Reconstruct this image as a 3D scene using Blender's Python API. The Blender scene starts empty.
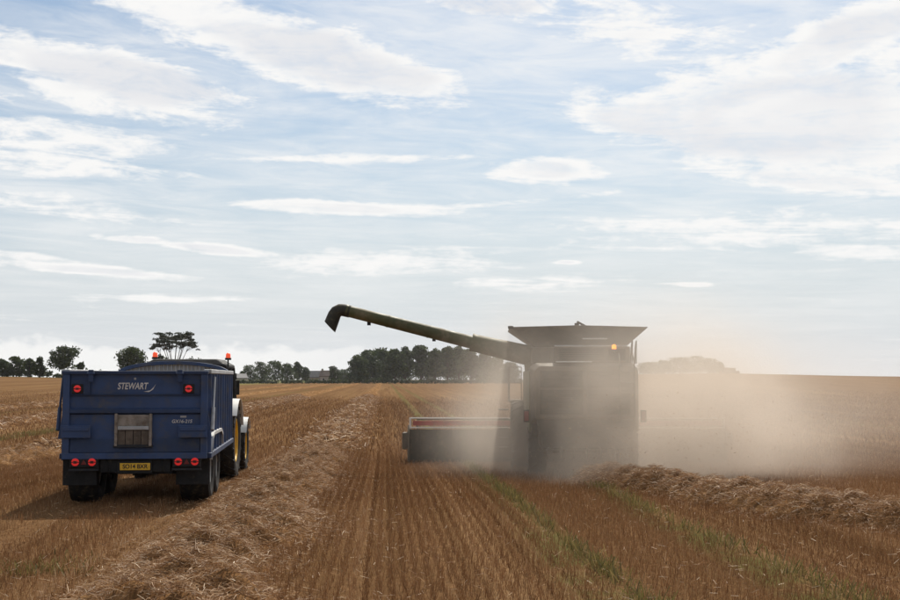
import bpy, bmesh, math, random
import numpy as np
from mathutils import Vector, Matrix, Euler
random.seed(7); RNG = np.random.default_rng(11)
R = math.radians; PI = math.pi
SC = bpy.context.scene; COL = SC.collection

# ------------------------------------------------------------------ camera
FPX = 1300.0                       # focal length in pixels of a 900 px wide frame
HC = 2.3                           # camera height above the near stubble
YAW = R(2.86); PITCH = math.atan(78 / FPX)
cam = bpy.data.cameras.new('camera'); camo = bpy.data.objects.new('camera', cam); COL.objects.link(camo)
cam.sensor_width = 36.0; cam.lens = FPX / 900 * 36; cam.clip_start = 0.1; cam.clip_end = 9000
camo.location = (0, 0, HC); camo.rotation_euler = (PI / 2 + PITCH, 0, -YAW)
SC.camera = camo

def at(px, py, depth):
    """a photograph pixel at a given distance -> a place in the field (world +Y runs along the drill rows)"""
    x = (px - 450) / FPX * depth; u = (300 - py) / FPX * depth
    f = depth * math.cos(PITCH) - u * math.sin(PITCH); z = depth * math.sin(PITCH) + u * math.cos(PITCH)
    return Vector((x * math.cos(YAW) + f * math.sin(YAW), -x * math.sin(YAW) + f * math.cos(YAW), HC + z))

# ------------------------------------------------------------------ sun, sky, exposure
SUN_AZ = R(13.0); SUN_EL = R(47.0)
sd = Vector((math.sin(SUN_AZ) * math.cos(SUN_EL), math.cos(SUN_AZ) * math.cos(SUN_EL), math.sin(SUN_EL)))
sun = bpy.data.lights.new('sun', 'SUN'); sun.energy = 5.0; sun.angle = R(0.55); sun.color = (1.0, 0.93, 0.82)
suno = bpy.data.objects.new('sun', sun); COL.objects.link(suno); suno.location = (0, 0, 60)
suno.rotation_euler = (-sd).to_track_quat('-Z', 'Y').to_euler()
SC.view_settings.view_transform = 'Standard'; SC.view_settings.look = 'None'
SC.view_settings.exposure = 0.0; SC.view_settings.gamma = 1.0; SC.view_settings.use_curve_mapping = False
SC.cycles.use_denoising = True
SC.cycles.max_bounces = 6; SC.cycles.diffuse_bounces = 3; SC.cycles.glossy_bounces = 3
SC.cycles.transmission_bounces = 4; SC.cycles.volume_bounces = 2; SC.cycles.transparent_max_bounces = 16
SC.cycles.volume_step_rate = 1.0; SC.cycles.volume_max_steps = 256
SC.cycles.caustics_reflective = False; SC.cycles.caustics_refractive = False

class NT:
    """small helper for node trees"""
    def __init__(s, tree): s.t = tree; s.n = tree.nodes; s.l = tree.links
    def node(s, kind, **kw):
        n = s.n.new(kind)
        for k, v in kw.items(): setattr(n, k, v)
        return n
    def put(s, sock, v):
        if hasattr(v, 'is_output') or isinstance(v, bpy.types.NodeSocket): s.l.new(v, sock)
        else: sock.default_value = v
    def math(s, op, a, b=0.0, c=None, clamp=False):
        n = s.node('ShaderNodeMath', operation=op, use_clamp=clamp); s.put(n.inputs[0], a); s.put(n.inputs[1], b)
        if c is not None: s.put(n.inputs[2], c)
        return n.outputs[0]
    def ramp(s, v, a, b, lo=0.0, hi=1.0):
        n = s.node('ShaderNodeMapRange', interpolation_type='SMOOTHSTEP'); s.put(n.inputs[0], v)
        for i, q in enumerate((a, b, lo, hi)): s.put(n.inputs[i + 1], q)
        return n.outputs[0]
    def vec(s, x, y, z):
        n = s.node('ShaderNodeCombineXYZ'); s.put(n.inputs[0], x); s.put(n.inputs[1], y); s.put(n.inputs[2], z); return n.outputs[0]
    def sep(s, v): n = s.node('ShaderNodeSeparateXYZ'); s.put(n.inputs[0], v); return n.outputs
    def vmath(s, op, a, b): n = s.node('ShaderNodeVectorMath', operation=op); s.put(n.inputs[0], a); s.put(n.inputs[1], b); return n.outputs[0]
    def noise(s, v, scale, detail=4.0, rough=0.55, dist=0.0, out=0):
        n = s.node('ShaderNodeTexNoise'); s.put(n.inputs['Vector'], v)
        n.inputs['Scale'].default_value = scale; n.inputs['Detail'].default_value = detail
        n.inputs['Roughness'].default_value = rough; n.inputs['Distortion'].default_value = dist
        return n.outputs[out]
    def mix(s, f, a, b):
        n = s.node('ShaderNodeMix', data_type='RGBA'); s.put(n.inputs[0], f)
        s.put(n.inputs[6], a if not isinstance(a, tuple) else (*a, 1)[:4]); s.put(n.inputs[7], b if not isinstance(b, tuple) else (*b, 1)[:4])
        return n.outputs[2]

world = bpy.data.worlds.new('World'); SC.world = world; world.use_nodes = True
W = NT(world.node_tree); W.n.clear()
sky = W.node('ShaderNodeTexSky', sky_type='NISHITA', sun_disc=False, sun_elevation=SUN_EL, sun_rotation=SUN_AZ,
             altitude=50, air_density=1.0, dust_density=1.6, ozone_density=1.6)
geo = W.node('ShaderNodeTexCoord')
dx, dy, dz = W.sep(geo.outputs['Generated'])
az = W.math('ARCTAN2', dx, dy); el = W.math('ARCSINE', dz)
elp = W.math('MAXIMUM', el, 0.0)
# wind-combed coordinates: clouds lie flat, finer towards the horizon
flat = W.math('LOGARITHM', W.math('ADD', elp, 0.035), 2.718)
cv = W.vec(W.math('MULTIPLY', az, 1.0), W.math('MULTIPLY', flat, 0.75), W.math('MULTIPLY', elp, 0.6))
warp = W.noise(cv, 5.0, 3.0, 0.55, 0.0, 1)
wsx, wsy, wsz = W.sep(warp)
n_big = W.noise(cv, 4.0, 4.0, 0.6, 0.4)
cv2 = W.vec(W.math('MULTIPLY', az, 1.0), W.math('ADD', W.math('MULTIPLY', flat, 1.4), W.math('MULTIPLY', az, 0.25)), 0.3)
n_streak = W.noise(cv2, 11.0, 6.0, 0.66, 0.6)
cv3 = W.vec(az, W.math('MULTIPLY', el, 2.2), 0.0)
n_fine = W.noise(cv3, 38.0, 5.0, 0.68, 0.2)
SKY_SHAPES = [  # centre px, radius px, tilt (deg, + = right end lower), strength  -> altocumulus banks seen in this sky
    (95, 90, 165, 36, 12, 1.15), (20, 78, 130, 26, 4, .9), (300, 50, 195, 44, 16, 1.15), (400, 78, 75, 28, 8, 1.0), (200, 18, 150, 20, 6, 0.75), (800, 125, 200, 66, 4, 1.2), (680, 118, 120, 34, 8, 1.0), (850, 60, 130, 42, -16, .95),
    (490, 8, 85, 18, 4, 0.85), (620, 25, 110, 30, 5, 0.5), (545, 173, 60, 15, 1, 1.0), (340, 209, 125, 8, 1, 1.0),
    (205, 252, 62, 6, 4, 1.0), (125, 245, 50, 5.5, 2, .75), (90, 273, 112, 6.5, 4, 1.0), (165, 299, 90, 5, -1, 0.6), (40, 152, 130, 27, 6, 0.42), (0, 262, 50, 5, 2, .7),
    (850, 258, 60, 9, 3, 0.7), (684, 288, 34, 3.5, 0, 0.85), (575, 263, 17, 2.5, 0, 0.85), (530, 283, 90, 9, 0, 0.45), (330, 160, 150, 5, -1, 0.4),
    (560, 200, 110, 3.5, -4, 0.3), (820, 188, 140, 14, 7, 0.8), (740, 235, 200, 20, 0, .35), (380, 262, 130, 14, 0, 0.3), (70, 215, 110, 14, 3, .35),
    (-130, 120, 120, 40, 8, 1.0), (1060, 60, 140, 40, -6, 1.0)]
wv_big = W.vec(W.math('MULTIPLY_ADD', W.math('SUBTRACT', wsx, 0.5), 0.10, az), W.math('MULTIPLY_ADD', W.math('SUBTRACT', wsy, 0.5), 0.062, el), 0.0)
wv_small = W.vec(W.math('MULTIPLY_ADD', W.math('SUBTRACT', wsx, 0.5), 0.07, az), W.math('MULTIPLY_ADD', W.math('SUBTRACT', wsy, 0.5), 0.013, el), 0.0)
total = None
for (cx, cy, rx, ry, tilt, st) in SKY_SHAPES:
    a0 = math.atan((cx - 450) / FPX) + YAW; e0 = (378 - cy) / FPX
    mp = W.node('ShaderNodeMapping', vector_type='TEXTURE'); W.l.new(wv_big if ry > 20 else wv_small, mp.inputs[0])
    mp.inputs['Location'].default_value = (a0, e0, 0); mp.inputs['Rotation'].default_value = (0, 0, -R(tilt)); mp.inputs['Scale'].default_value = (rx * 1.6 / FPX, ry * 1.6 / FPX, 1)
    gr = W.node('ShaderNodeTexGradient', gradient_type='SPHERICAL'); W.l.new(mp.outputs[0], gr.inputs[0])
    m = W.math('MINIMUM', W.math('MULTIPLY_ADD', gr.outputs['Fac'], st * 2.0, -0.75 * st), st * 0.72)
    total = m if total is None else W.math('MAXIMUM', total, m)
# behind and above the camera the same kind of banks go on, from noise
away = W.ramp(W.math('ADD', W.math('ABSOLUTE', az), W.math('MULTIPLY', elp, 1.2)), 0.55, 0.8)
gen = W.math('SUBTRACT', W.math('MULTIPLY', W.noise(W.vec(az, W.math('MULTIPLY', el, 3.0), 4.0), 3.2, 3.0), 3.2), 1.45)
total = W.math('MAXIMUM', W.math('MAXIMUM', total, -0.6), W.math('MULTIPLY_ADD', away, W.math('ADD', gen, 0.6), -0.6))
edge = W.math('MULTIPLY_ADD', W.math('SUBTRACT', n_fine, 0.5), 1.05, W.math('MULTIPLY', W.math('SUBTRACT', n_streak, 0.5), 1.6))
dens = W.ramp(W.math('ADD', total, edge), -0.22, 0.5)
dens = W.math('MULTIPLY', dens, W.ramp(W.math('MULTIPLY_ADD', n_fine, 0.4, W.math('MULTIPLY', n_streak, 0.6)), 0.34, 0.56, 0.66, 1.0))
# thin veil of cirrus everywhere
veil = W.math('MULTIPLY', W.ramp(el, 0.02, 0.14, 0.45, 1.0), W.ramp(W.math('MULTIPLY_ADD', n_big, 0.5, W.math('MULTIPLY', n_streak, 0.5)), 0.33, 0.7, 0.0, 0.72))
# low cumulus heads along the horizon
lowtop = W.math('MULTIPLY_ADD', W.noise(W.vec(az, W.math('MULTIPLY', el, 1.6), 2.0), 14.0, 5.0, 0.6), 0.05, 0.002)
low = W.math('MULTIPLY', W.ramp(W.math('SUBTRACT', lowtop, el), -0.002, 0.006), W.ramp(az, 0.12, -0.12, 0.15, 0.9))
dens_all = W.math('MAXIMUM', W.math('MAXIMUM', dens, veil), low)
horizon = W.ramp(el, 0.24, 0.0, 0.0, 0.88)           # moist air whitens the lowest sky
SKYB = 0.105
# cloud light: bright rims, greyer where the bank is thick
thick = W.ramp(W.math('ADD', total, W.math('MULTIPLY', W.math('SUBTRACT', n_big, 0.5), 1.6)), 0.42, 0.95)
cl_col = W.mix(W.math('MULTIPLY', thick, 0.75), (9.05, 9.0, 8.9), (7.3, 7.4, 7.75))
dotn = W.node('ShaderNodeVectorMath', operation='DOT_PRODUCT'); W.l.new(geo.outputs['Generated'], dotn.inputs[0]); dotn.inputs[1].default_value = sd
fwd = W.ramp(dotn.outputs['Value'], -0.6, 0.72, 0.55, 1.0)      # vapour scatters sunlight forwards: clouds dim away from the sun
final = W.mix(dens_all, W.mix(horizon, W.vmath('MULTIPLY', sky.outputs[0], (0.7, 0.785, 0.83)), W.vmath('MULTIPLY', (6.7, 7.1, 7.65), fwd)), W.vmath('MULTIPLY', cl_col, fwd))
bg = W.node('ShaderNodeBackground'); W.l.new(final, bg.inputs[0]); bg.inputs[1].default_value = SKYB
wo = W.node('ShaderNodeOutputWorld'); W.l.new(bg.outputs[0], wo.inputs[0])
world.cycles.sampling_method = 'MANUAL'; world.cycles.sample_map_resolution = 512

# ------------------------------------------------------------------ helpers
def tag(o, label=None, cat=None, group=None, kind=None):
    for k, v in (('label', label), ('category', cat), ('group', group), ('kind', kind)):
        if v: o[k] = v
    return o
def empty(name, loc, rz=0.0):
    o = bpy.data.objects.new(name, None); COL.objects.link(o); o.location = loc; o.rotation_euler = (0, 0, rz)
    o.empty_display_size = 0.3; return o

class MB:
    """collects shapes; build() makes ONE mesh object of them"""
    def __init__(s): s.v = []; s.f = []
    def add(s, vs, fs):
        b = len(s.v); s.v += [tuple(v) for v in vs]; s.f += [tuple(i + b for i in f) for f in fs]; return s
    def box(s, c, d, rot=None):
        hx, hy, hz_ = d[0] / 2, d[1] / 2, d[2] / 2
        vs = [Vector((x, y, z)) for z in (-hz_, hz_) for x, y in ((-hx, -hy), (hx, -hy), (hx, hy), (-hx, hy))]
        if rot: m = Euler(rot).to_matrix(); vs = [m @ v for v in vs]
        c = Vector(c); return s.add([v + c for v in vs], [(3, 2, 1, 0), (4, 5, 6, 7), (0, 1, 5, 4), (1, 2, 6, 5), (2, 3, 7, 6), (3, 0, 4, 7)])
    def bb(s, x0, x1, y0, y1, z0, z1): return s.box(((x0 + x1) / 2, (y0 + y1) / 2, (z0 + z1) / 2), (x1 - x0, y1 - y0, z1 - z0))
    def prism(s, poly, axis, a, b):
        """polygon in the two other axes, extruded along axis from a to b"""
        def P(p, t): return {'x': (t, p[0], p[1]), 'y': (p[0], t, p[1]), 'z': (p[0], p[1], t)}[axis]
        n = len(poly); vs = [P(p, a) for p in poly] + [P(p, b) for p in poly]
        return s.add(vs, [tuple(range(n))[::-1], tuple(range(n, 2 * n))] + [(i, (i + 1) % n, (i + 1) % n + n, i + n) for i in range(n)])
    def loft(s, rings, caps=True):
        n = len(rings[0]); vs = [p for r in rings for p in r]; fs = []
        for k in range(len(rings) - 1):
            fs += [(k * n + i, k * n + (i + 1) % n, (k + 1) * n + (i + 1) % n, (k + 1) * n + i) for i in range(n)]
        if caps: fs += [tuple(range(n))[::-1], tuple(range((len(rings) - 1) * n, len(rings) * n))]
        return s.add(vs, fs)
    def tube(s, pts, rad, n=8):
        pts = [Vector(p) for p in pts]; rad = rad if isinstance(rad, (list, tuple)) else [rad] * len(pts); rings = []
        up = None
        for i, p in enumerate(pts):
            d = (pts[min(i + 1, len(pts) - 1)] - pts[max(i - 1, 0)]).normalized()
            if up is None: up = Vector((0, 0, 1)) if abs(d.z) < 0.9 else Vector((1, 0, 0))
            a = d.cross(up).normalized(); b = d.cross(a).normalized(); up = -b if up.dot(-b) > 0 else b
            rings.append([p + (a * math.cos(2 * PI * k / n) + b * math.sin(2 * PI * k / n)) * rad[i] for k in range(n)])
        return s.loft(rings)
    def lathe(s, prof, n=32, c=(0, 0, 0)):
        """profile of (x, r) turned about the x axis, closed"""
        c = Vector(c); rings = [[c + Vector((x, r * math.cos(2 * PI * k / n), r * math.sin(2 * PI * k / n))) for k in range(n)] for x, r in prof]
        return s.loft(rings, caps=False)
    def build(s, name, mat, parent=None, smooth=False, bevel=0.0, auto=None):
        me = bpy.data.meshes.new(name); me.from_pydata(s.v, [], s.f); me.validate(); 
        bm = bmesh.new(); bm.from_mesh(me); bmesh.ops.recalc_face_normals(bm, faces=bm.faces); bm.to_mesh(me); bm.free()
        me.materials.append(mat)
        if smooth: me.polygons.foreach_set('use_smooth', [True] * len(me.polygons))
        o = bpy.data.objects.new(name, me); COL.objects.link(o); o.parent = parent
        if bevel:
            b = o.modifiers.new('bevel', 'BEVEL'); b.width = bevel; b.segments = 2; b.limit_method = 'ANGLE'; b.angle_limit = R(35)
        if smooth and auto is not None: me.set_sharp_from_angle(angle=R(auto))
        return o

def copy_tree(o, parent=None):
    c = o.copy(); COL.objects.link(c); c.parent = parent
    for ch in list(o.children): copy_tree(ch, c)
    return c

def numpy_mesh(name, verts, quads=None, tris=None, mat=None, col=None, smooth=False):
    """big meshes straight from arrays, with an optional per-face colour value"""
    me = bpy.data.meshes.new(name)
    polys = []; 
    nv = len(verts); me.vertices.add(nv); me.vertices.foreach_set('co', np.asarray(verts, np.float32).ravel())
    if quads is not None: idx = np.asarray(quads, np.int32); k = 4
    else: idx = np.asarray(tris, np.int32); k = 3
    nf = len(idx); me.loops.add(nf * k); me.polygons.add(nf)
    me.loops.foreach_set('vertex_index', idx.ravel()); me.polygons.foreach_set('loop_start', np.arange(0, nf * k, k, dtype=np.int32))
    if col is not None:
        a = me.attributes.new('tint', 'FLOAT', 'FACE'); a.data.foreach_set('value', np.asarray(col, np.float32))
    if smooth: me.polygons.foreach_set('use_smooth', np.ones(nf, bool))
    me.update(calc_edges=True); me.validate()
    if mat: me.materials.append(mat)
    o = bpy.data.objects.new(name, me); COL.objects.link(o); return o

# ------------------------------------------------------------------ materials
def mat(name, col, rough=0.5, metal=0.0, spec=0.5, var=0.0, vscale=3.0, dirt=None, dirt_amt=0.0, bump=0.0, bscale=30.0, emit=None, estr=0.0, coat=0.0):
    m = bpy.data.materials.new(name); m.use_nodes = True; t = NT(m.node_tree); b = m.node_tree.nodes['Principled BSDF']
    tc = t.node('ShaderNodeTexCoord').outputs['Object']
    c = (*col, 1)
    if var:
        n1 = t.noise(tc, vscale, 6.0, 0.6)
        c = t.mix(t.ramp(n1, 0.3, 0.7), tuple(q * (1 - var) for q in col), tuple(min(1, q * (1 + var)) for q in col))
    if dirt:
        n2 = t.noise(tc, vscale * 1.7, 8.0, 0.68, 0.3)
        c = t.mix(t.ramp(n2, 0.62 - dirt_amt * 0.35, 0.85 - dirt_amt * 0.2), c if not isinstance(c, tuple) else c[:3], dirt)
        t.put(b.inputs['Roughness'], t.ramp(n2, 0.3, 0.7, rough, min(1, rough + 0.3)))
    else: b.inputs['Roughness'].default_value = rough
    t.put(b.inputs['Base Color'], c)
    b.inputs['Metallic'].default_value = metal; b.inputs['Specular IOR Level'].default_value = spec; b.inputs['Coat Weight'].default_value = coat
    if bump:
        bn = t.node('ShaderNodeBump'); bn.inputs['Strength'].default_value = bump; bn.inputs['Distance'].default_value = 0.02
        t.put(bn.inputs['Height'], t.noise(tc, bscale, 5.0, 0.6)); t.l.new(bn.outputs[0], b.inputs['Normal'])
    if emit: b.inputs['Emission Color'].default_value = (*emit, 1); b.inputs['Emission Strength'].default_value = estr
    return m
DUST = (0.30, 0.23, 0.16)
M = dict(
    blue=mat('trailer_blue_paint', (0.025, 0.058, 0.155), 0.45, 0.0, 0.5, 0.22, 1.4, (0.085, 0.088, 0.1), 0.5),
    blue_dk=mat('dark_blue_paint', (0.016, 0.036, 0.095), 0.48, 0, 0.5, 0.2, 1.5, (0.06, 0.06, 0.065), 0.3),
    galv=mat('galvanised_steel', (0.42, 0.43, 0.44), 0.42, 0.5, 0.5, 0.15, 4.0, (0.3, 0.27, 0.23), 0.35),
    ribbed=mat('headboard_inner_grey', (0.40, 0.42, 0.45), 0.5, 0.2, 0.5, 0.12, 3.0, DUST, 0.2),
    chute=mat('weathered_chute_steel', (0.27, 0.235, 0.2), 0.6, 0.1, 0.4, 0.25, 5.0, (0.14, 0.1, 0.07), 0.5, 0.3, 20),
    board=mat('chute_shutter_brown', (0.11, 0.085, 0.065), 0.65, 0, 0.4, 0.3, 6.0, (0.2, 0.16, 0.12), 0.4),
    black=mat('black_plastic', (0.014, 0.014, 0.015), 0.6, 0, 0.4, 0.3, 5.0, (0.06, 0.05, 0.04), 0.35),
    rubber=mat('tyre_rubber', (0.016, 0.015, 0.015), 0.75, 0, 0.3, 0.3, 6.0, (0.09, 0.07, 0.05), 0.5, 0.15, 60),
    chassis=mat('chassis_paint', (0.02, 0.022, 0.028), 0.6, 0, 0.4, 0.2, 3.0, (0.08, 0.065, 0.05), 0.4),
    silver=mat('silver_rim', (0.38, 0.38, 0.37), 0.4, 0.5, 0.5, 0.1, 4.0, DUST, 0.4),
    mudguard=mat('sun_glint_mudguard', (0.55, 0.55, 0.54), 0.35, 0.0, 0.5, 0.08, 4.0, DUST, 0.2),  # sun highlight on the right-hand guard, put into a pale base colour
    red=mat('red_lens', (0.55, 0.02, 0.015), 0.2, 0, 0.6, emit=(1, 0.03, 0.035), estr=0.28),
    red_core=mat('lens_core_dark', (0.05, 0.004, 0.004), 0.3),
    reflector=mat('red_reflector', (0.16, 0.012, 0.012), 0.3),
    plate=mat('number_plate_yellow', (0.75, 0.44, 0.03), 0.45, 0, 0.5, 0.15, 9.0, (0.35, 0.22, 0.08), 0.35),
    ink=mat('black_lettering', (0.012, 0.011, 0.01), 0.5),
    white_ink=mat('white_lettering', (0.62, 0.6, 0.58), 0.5, 0, .5, 0.12, 9.0),
    yellow=mat('tractor_rim_yellow', (0.72, 0.42, 0.025), 0.4, 0, 0.5, 0.1, 4.0, DUST, 0.3),
    tgreen=mat('tractor_green', (0.03, 0.12, 0.025), 0.35, 0, 0.5, 0.1, 3.0, DUST, 0.25),
    fender=mat('sun_glare_fender', (0.62, 0.62, 0.6), 0.35, 0, 0.5, 0.06, 3.0, DUST, 0.25),  # pale colour stands in for sun reflecting off the fenders
    glass=mat('tinted_cab_glass', (0.015, 0.018, 0.018), 0.12, 0, 0.35),
    amber=mat('amber_beacon', (0.8, 0.2, 0.01), 0.25, 0, 0.5, emit=(1, 0.3, 0.02), estr=1.9),
    beacon=mat('orange_beacon', (0.75, 0.07, 0.02), 0.3, 0, 0.5, emit=(1, 0.12, 0.04), estr=0.55),
    cgreen=mat('combine_green', (0.072, 0.074, 0.024), 0.5, 0, 0.4, 0.18, 1.2, (0.2, 0.155, 0.09), 0.6),
    cdark=mat('combine_dusty_dark', (0.03, 0.026, 0.02), 0.7, 0, 0.3, 0.2, 2.0, (0.1, 0.076, 0.052), 0.5),
    cgrey=mat('combine_dusty_grey', (0.11, 0.092, 0.07), 0.65, 0, 0.3, 0.2, 1.6, (0.2, 0.155, 0.11), 0.5),
    spout=mat('worn_spout_rubber', (0.03, 0.028, 0.02), 0.6, 0, 0.4, 0.3, 4.0, (0.1, 0.085, 0.055), 0.5),
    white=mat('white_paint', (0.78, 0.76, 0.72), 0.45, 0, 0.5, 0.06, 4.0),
    hred=mat('header_red', (0.42, 0.035, 0.03), 0.45, 0, 0.5, 0.15, 3.0, DUST, 0.3),
    steel=mat('worn_steel', (0.22, 0.21, 0.2), 0.4, 0.7, 0.5, 0.2, 5.0, DUST, 0.4),
    bark=mat('bark', (0.06, 0.045, 0.032), 0.9, 0, 0.2, 0.3, 3.0),
    slate=mat('slate_roof', (0.07, 0.07, 0.08), 0.7, 0, 0.4, 0.2, 0.6),
    tile=mat('brown_roof', (0.1, 0.075, 0.062), 0.8, 0, 0.3, 0.2, 0.5),
    stone=mat('stone_wall', (0.30, 0.26, 0.21), 0.9, 0, 0.3, 0.2, 0.6),
    render=mat('pale_house_wall', (0.4, 0.37, 0.33), 0.9, 0, 0.3, 0.1, 0.5),
    window=mat('window_glass', (0.03, 0.035, 0.04), 0.1),
)
def tinted(name, stops, rough=0.6, spec=0.3, transl=0.0):
    """colour from the per-face tint attribute"""
    m = bpy.data.materials.new(name); m.use_nodes = True; t = NT(m.node_tree); b = m.node_tree.nodes['Principled BSDF']
    a = t.node('ShaderNodeAttribute', attribute_name='tint'); r = t.node('ShaderNodeValToRGB'); t.l.new(a.outputs['Fac'], r.inputs[0])
    e = r.color_ramp.elements
    while len(e) < len(stops): e.new(0.5)
    for q, (p, c) in zip(e, stops): q.position = p; q.color = (*c, 1)
    t.l.new(r.outputs[0], b.inputs['Base Color']); b.inputs['Roughness'].default_value = rough; b.inputs['Specular IOR Level'].default_value = spec
    if transl:
        tr = t.node('ShaderNodeBsdfTranslucent'); t.l.new(r.outputs[0], tr.inputs[0]); mx = t.node('ShaderNodeMixShader'); mx.inputs[0].default_value = transl
        t.l.new(b.outputs[0], mx.inputs[1]); t.l.new(tr.outputs[0], mx.inputs[2]); t.l.new(mx.outputs[0], m.node_tree.nodes['Material Output'].inputs[0])
    return m
M['stubble'] = tinted('stubble_straw', [(0, (0.1, 0.047, 0.02)), (0.45, (0.22, 0.111, 0.05)), (0.8, (0.34, 0.193, 0.096)), (1, (0.64, 0.47, 0.3))], 0.6, 0.12, 0.25)
M['straw'] = tinted('loose_straw', [(0, (0.1, 0.048, 0.02)), (0.4, (0.27, 0.147, 0.069)), (0.8, (0.46, 0.29, 0.155)), (1, (0.78, 0.62, 0.44))], 0.55, 0.18, 0.25)
M['straw_bed'] = tinted('packed_straw', [(0, (0.08, 0.04, 0.018)), (0.5, (0.2, 0.11, 0.05)), (1, (0.36, 0.22, 0.11))], 0.95, 0.0)
M['weed'] = tinted('green_weed', [(0, (0.085, 0.075, 0.022)), (0.5, (0.175, 0.145, 0.05)), (1, (0.32, 0.225, 0.095))], 0.6, 0.3, 0.35)
M['leaf'] = tinted('broad_leaf', [(0, (0.022, 0.036, 0.013)), (0.5, (0.045, 0.068, 0.022)), (1, (0.1, 0.125, 0.04))], 0.6, 0.25, 0.35)
M['needle'] = tinted('pine_needle', [(0, (0.014, 0.022, 0.009)), (1, (0.04, 0.052, 0.02))], 0.6, 0.3, 0.15)
# ------------------------------------------------------------------ terrain
def ss(a, b, v): t = np.clip((np.asarray(v, float) - a) / (b - a), 0, 1); return t * t * (3 - 2 * t)
def hz(x, y):
    """height of the field"""
    x = np.asarray(x, float); y = np.asarray(y, float); ys = np.maximum(y, 5.0); a = x / ys
    z = -0.27 * ss(22, 42, y) + 0.025 * np.sin(x * 0.31 + 1.3) * np.sin(y * 0.17) + 0.03 * np.sin(x * 0.11 + y * 0.07)
    crest = np.interp(a, [-0.6, -0.3, -0.23, -0.13, 0.09, 0.165, 0.26, 0.4, 0.7], [3.1, 3.1, 2.6, 0.1, 0.0, 3.55, 4.0, 2.95, 2.6])
    z = z + crest * ss(70, 400, y) * (1 - ss(430, 760, y)) - 3.0 * ss(640, 1500, y)
    return z
def ground_at(px, py):
    """where a photograph pixel meets the field"""
    d = 14.0
    for _ in range(60):
        p = at(px, py, d); e = p.z - float(hz(p.x, p.y)); d = d + e * FPX / max(py - 378, 6) * 0.8
    return at(px, py, d)

ylines = list(np.arange(-60, 12, 6.0)) + list(np.arange(12, 60, 0.75)); s_ = 0.75
while ylines[-1] < 4000: s_ *= 1.06; ylines.append(ylines[-1] + s_)
xl = list(np.arange(0, 30, 0.75)); s_ = 0.75
while xl[-1] < 2600: s_ *= 1.1; xl.append(xl[-1] + s_)
xlines = np.array([-q for q in xl[:0:-1]] + xl); ylines = np.array(ylines)
gx, gy = np.meshgrid(xlines, ylines); gz = hz(gx, gy); nx, ny = len(xlines), len(ylines)
ii = (np.arange(ny - 1)[:, None] * nx + np.arange(nx - 1)[None, :]).ravel()
quads = np.stack([ii, ii + 1, ii + nx + 1, ii + nx], 1)

gm = bpy.data.materials.new('stubble_field_ground'); gm.use_nodes = True; T = NT(gm.node_tree); B = gm.node_tree.nodes['Principled BSDF']
pos = T.node('ShaderNodeNewGeometry').outputs['Position']; px_, py_, pz_ = T.sep(pos)
fine = T.noise(T.vec(T.math('MULTIPLY', px_, 1.0), T.math('MULTIPLY', py_, 0.55), 0.0), 9.0, 9.0, 0.72)
mid = T.noise(T.vec(px_, T.math('MULTIPLY', py_, 0.22), 0.0), 0.55, 7.0, 0.62, 0.5)
lane = T.noise(T.vec(px_, T.math('MULTIPLY', py_, 0.012), 3.0), 0.42, 5.0, 0.6)
cross = T.noise(T.vec(T.math('MULTIPLY', px_, 0.05), py_, 5.0), 0.09, 5.0, 0.6)
dist = T.math('SQRT', T.math('ADD', T.math('MULTIPLY', px_, px_), T.math('MULTIPLY', py_, py_)))
c1 = T.mix(T.ramp(fine, 0.3, 0.72), (0.095, 0.05, 0.024), (0.25, 0.143, 0.071))
c2 = T.mix(T.ramp(mid, 0.35, 0.7), c1, (0.14, 0.079, 0.037))
c3 = T.mix(T.math('MULTIPLY', T.ramp(lane, 0.45, 0.68), 0.55), c2, (0.25, 0.155, 0.076))
c3 = T.mix(T.math('MULTIPLY', T.ramp(lane, 0.48, 0.3), 0.4), c3, (0.12, 0.066, 0.03))
streak = T.noise(T.vec(px_, T.math('MULTIPLY', py_, 0.006), 8.0), 2.6, 3.0, .6)
c3 = T.mix(T.math('MULTIPLY', T.ramp(streak, 0.52, 0.68), 0.5), c3, (0.1, 0.056, 0.027))
c3 = T.mix(T.math('MULTIPLY', T.ramp(streak, 0.48, 0.34), 0.4), c3, (0.27, 0.165, 0.085))
c4 = T.mix(T.math('MULTIPLY', T.ramp(cross, 0.5, 0.72), T.ramp(dist, 60, 200, 0.0, 0.45)), c3, (0.115, 0.078, 0.04))
# wheelings where the sprayer ran: greener with volunteer grass
gmask = None
for xc_, w_, amt in ((-15.9, 0.55, 0.75), (-13.8, 0.35, 0.3), (-27.5, 0.8, 0.5), (2.25, 0.5, 0.9), (4.45, 0.5, 0.8), (26.0, 0.8, 0.5)):
    g = T.math('MULTIPLY', T.ramp(T.math('ABSOLUTE', T.math('SUBTRACT', px_, xc_)), w_, 0.1), amt)
    gmask = g if gmask is None else T.math('MAXIMUM', gmask, g)
gmask = T.math('MULTIPLY', gmask, T.ramp(T.noise(pos, 0.7, 4.0), 0.3, 0.6))
c5 = T.mix(gmask, c4, (0.105, 0.1, 0.036))
verge = T.math('MULTIPLY', T.ramp(py_, 352, 372), T.ramp(px_, -40, -70))
c6 = T.mix(verge, c5, (0.17, 0.17, 0.06))
T.l.new(c6, B.inputs['Base Color']); B.inputs['Roughness'].default_value = 0.95; B.inputs['Specular IOR Level'].default_value = 0.0
rows = T.math('SINE', T.math('MULTIPLY', px_, 2 * PI / 0.14))
hgt = T.math('ADD', T.math('MULTIPLY', rows, 0.25), T.math('MULTIPLY', fine, 1.6))
bp = T.node('ShaderNodeBump'); bp.inputs['Distance'].default_value = 0.05; T.put(bp.inputs['Strength'], T.ramp(dist, 30, 160, 0.7, 0.45))
T.l.new(hgt, bp.inputs['Height']); T.l.new(bp.outputs[0], B.inputs['Normal'])
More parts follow.
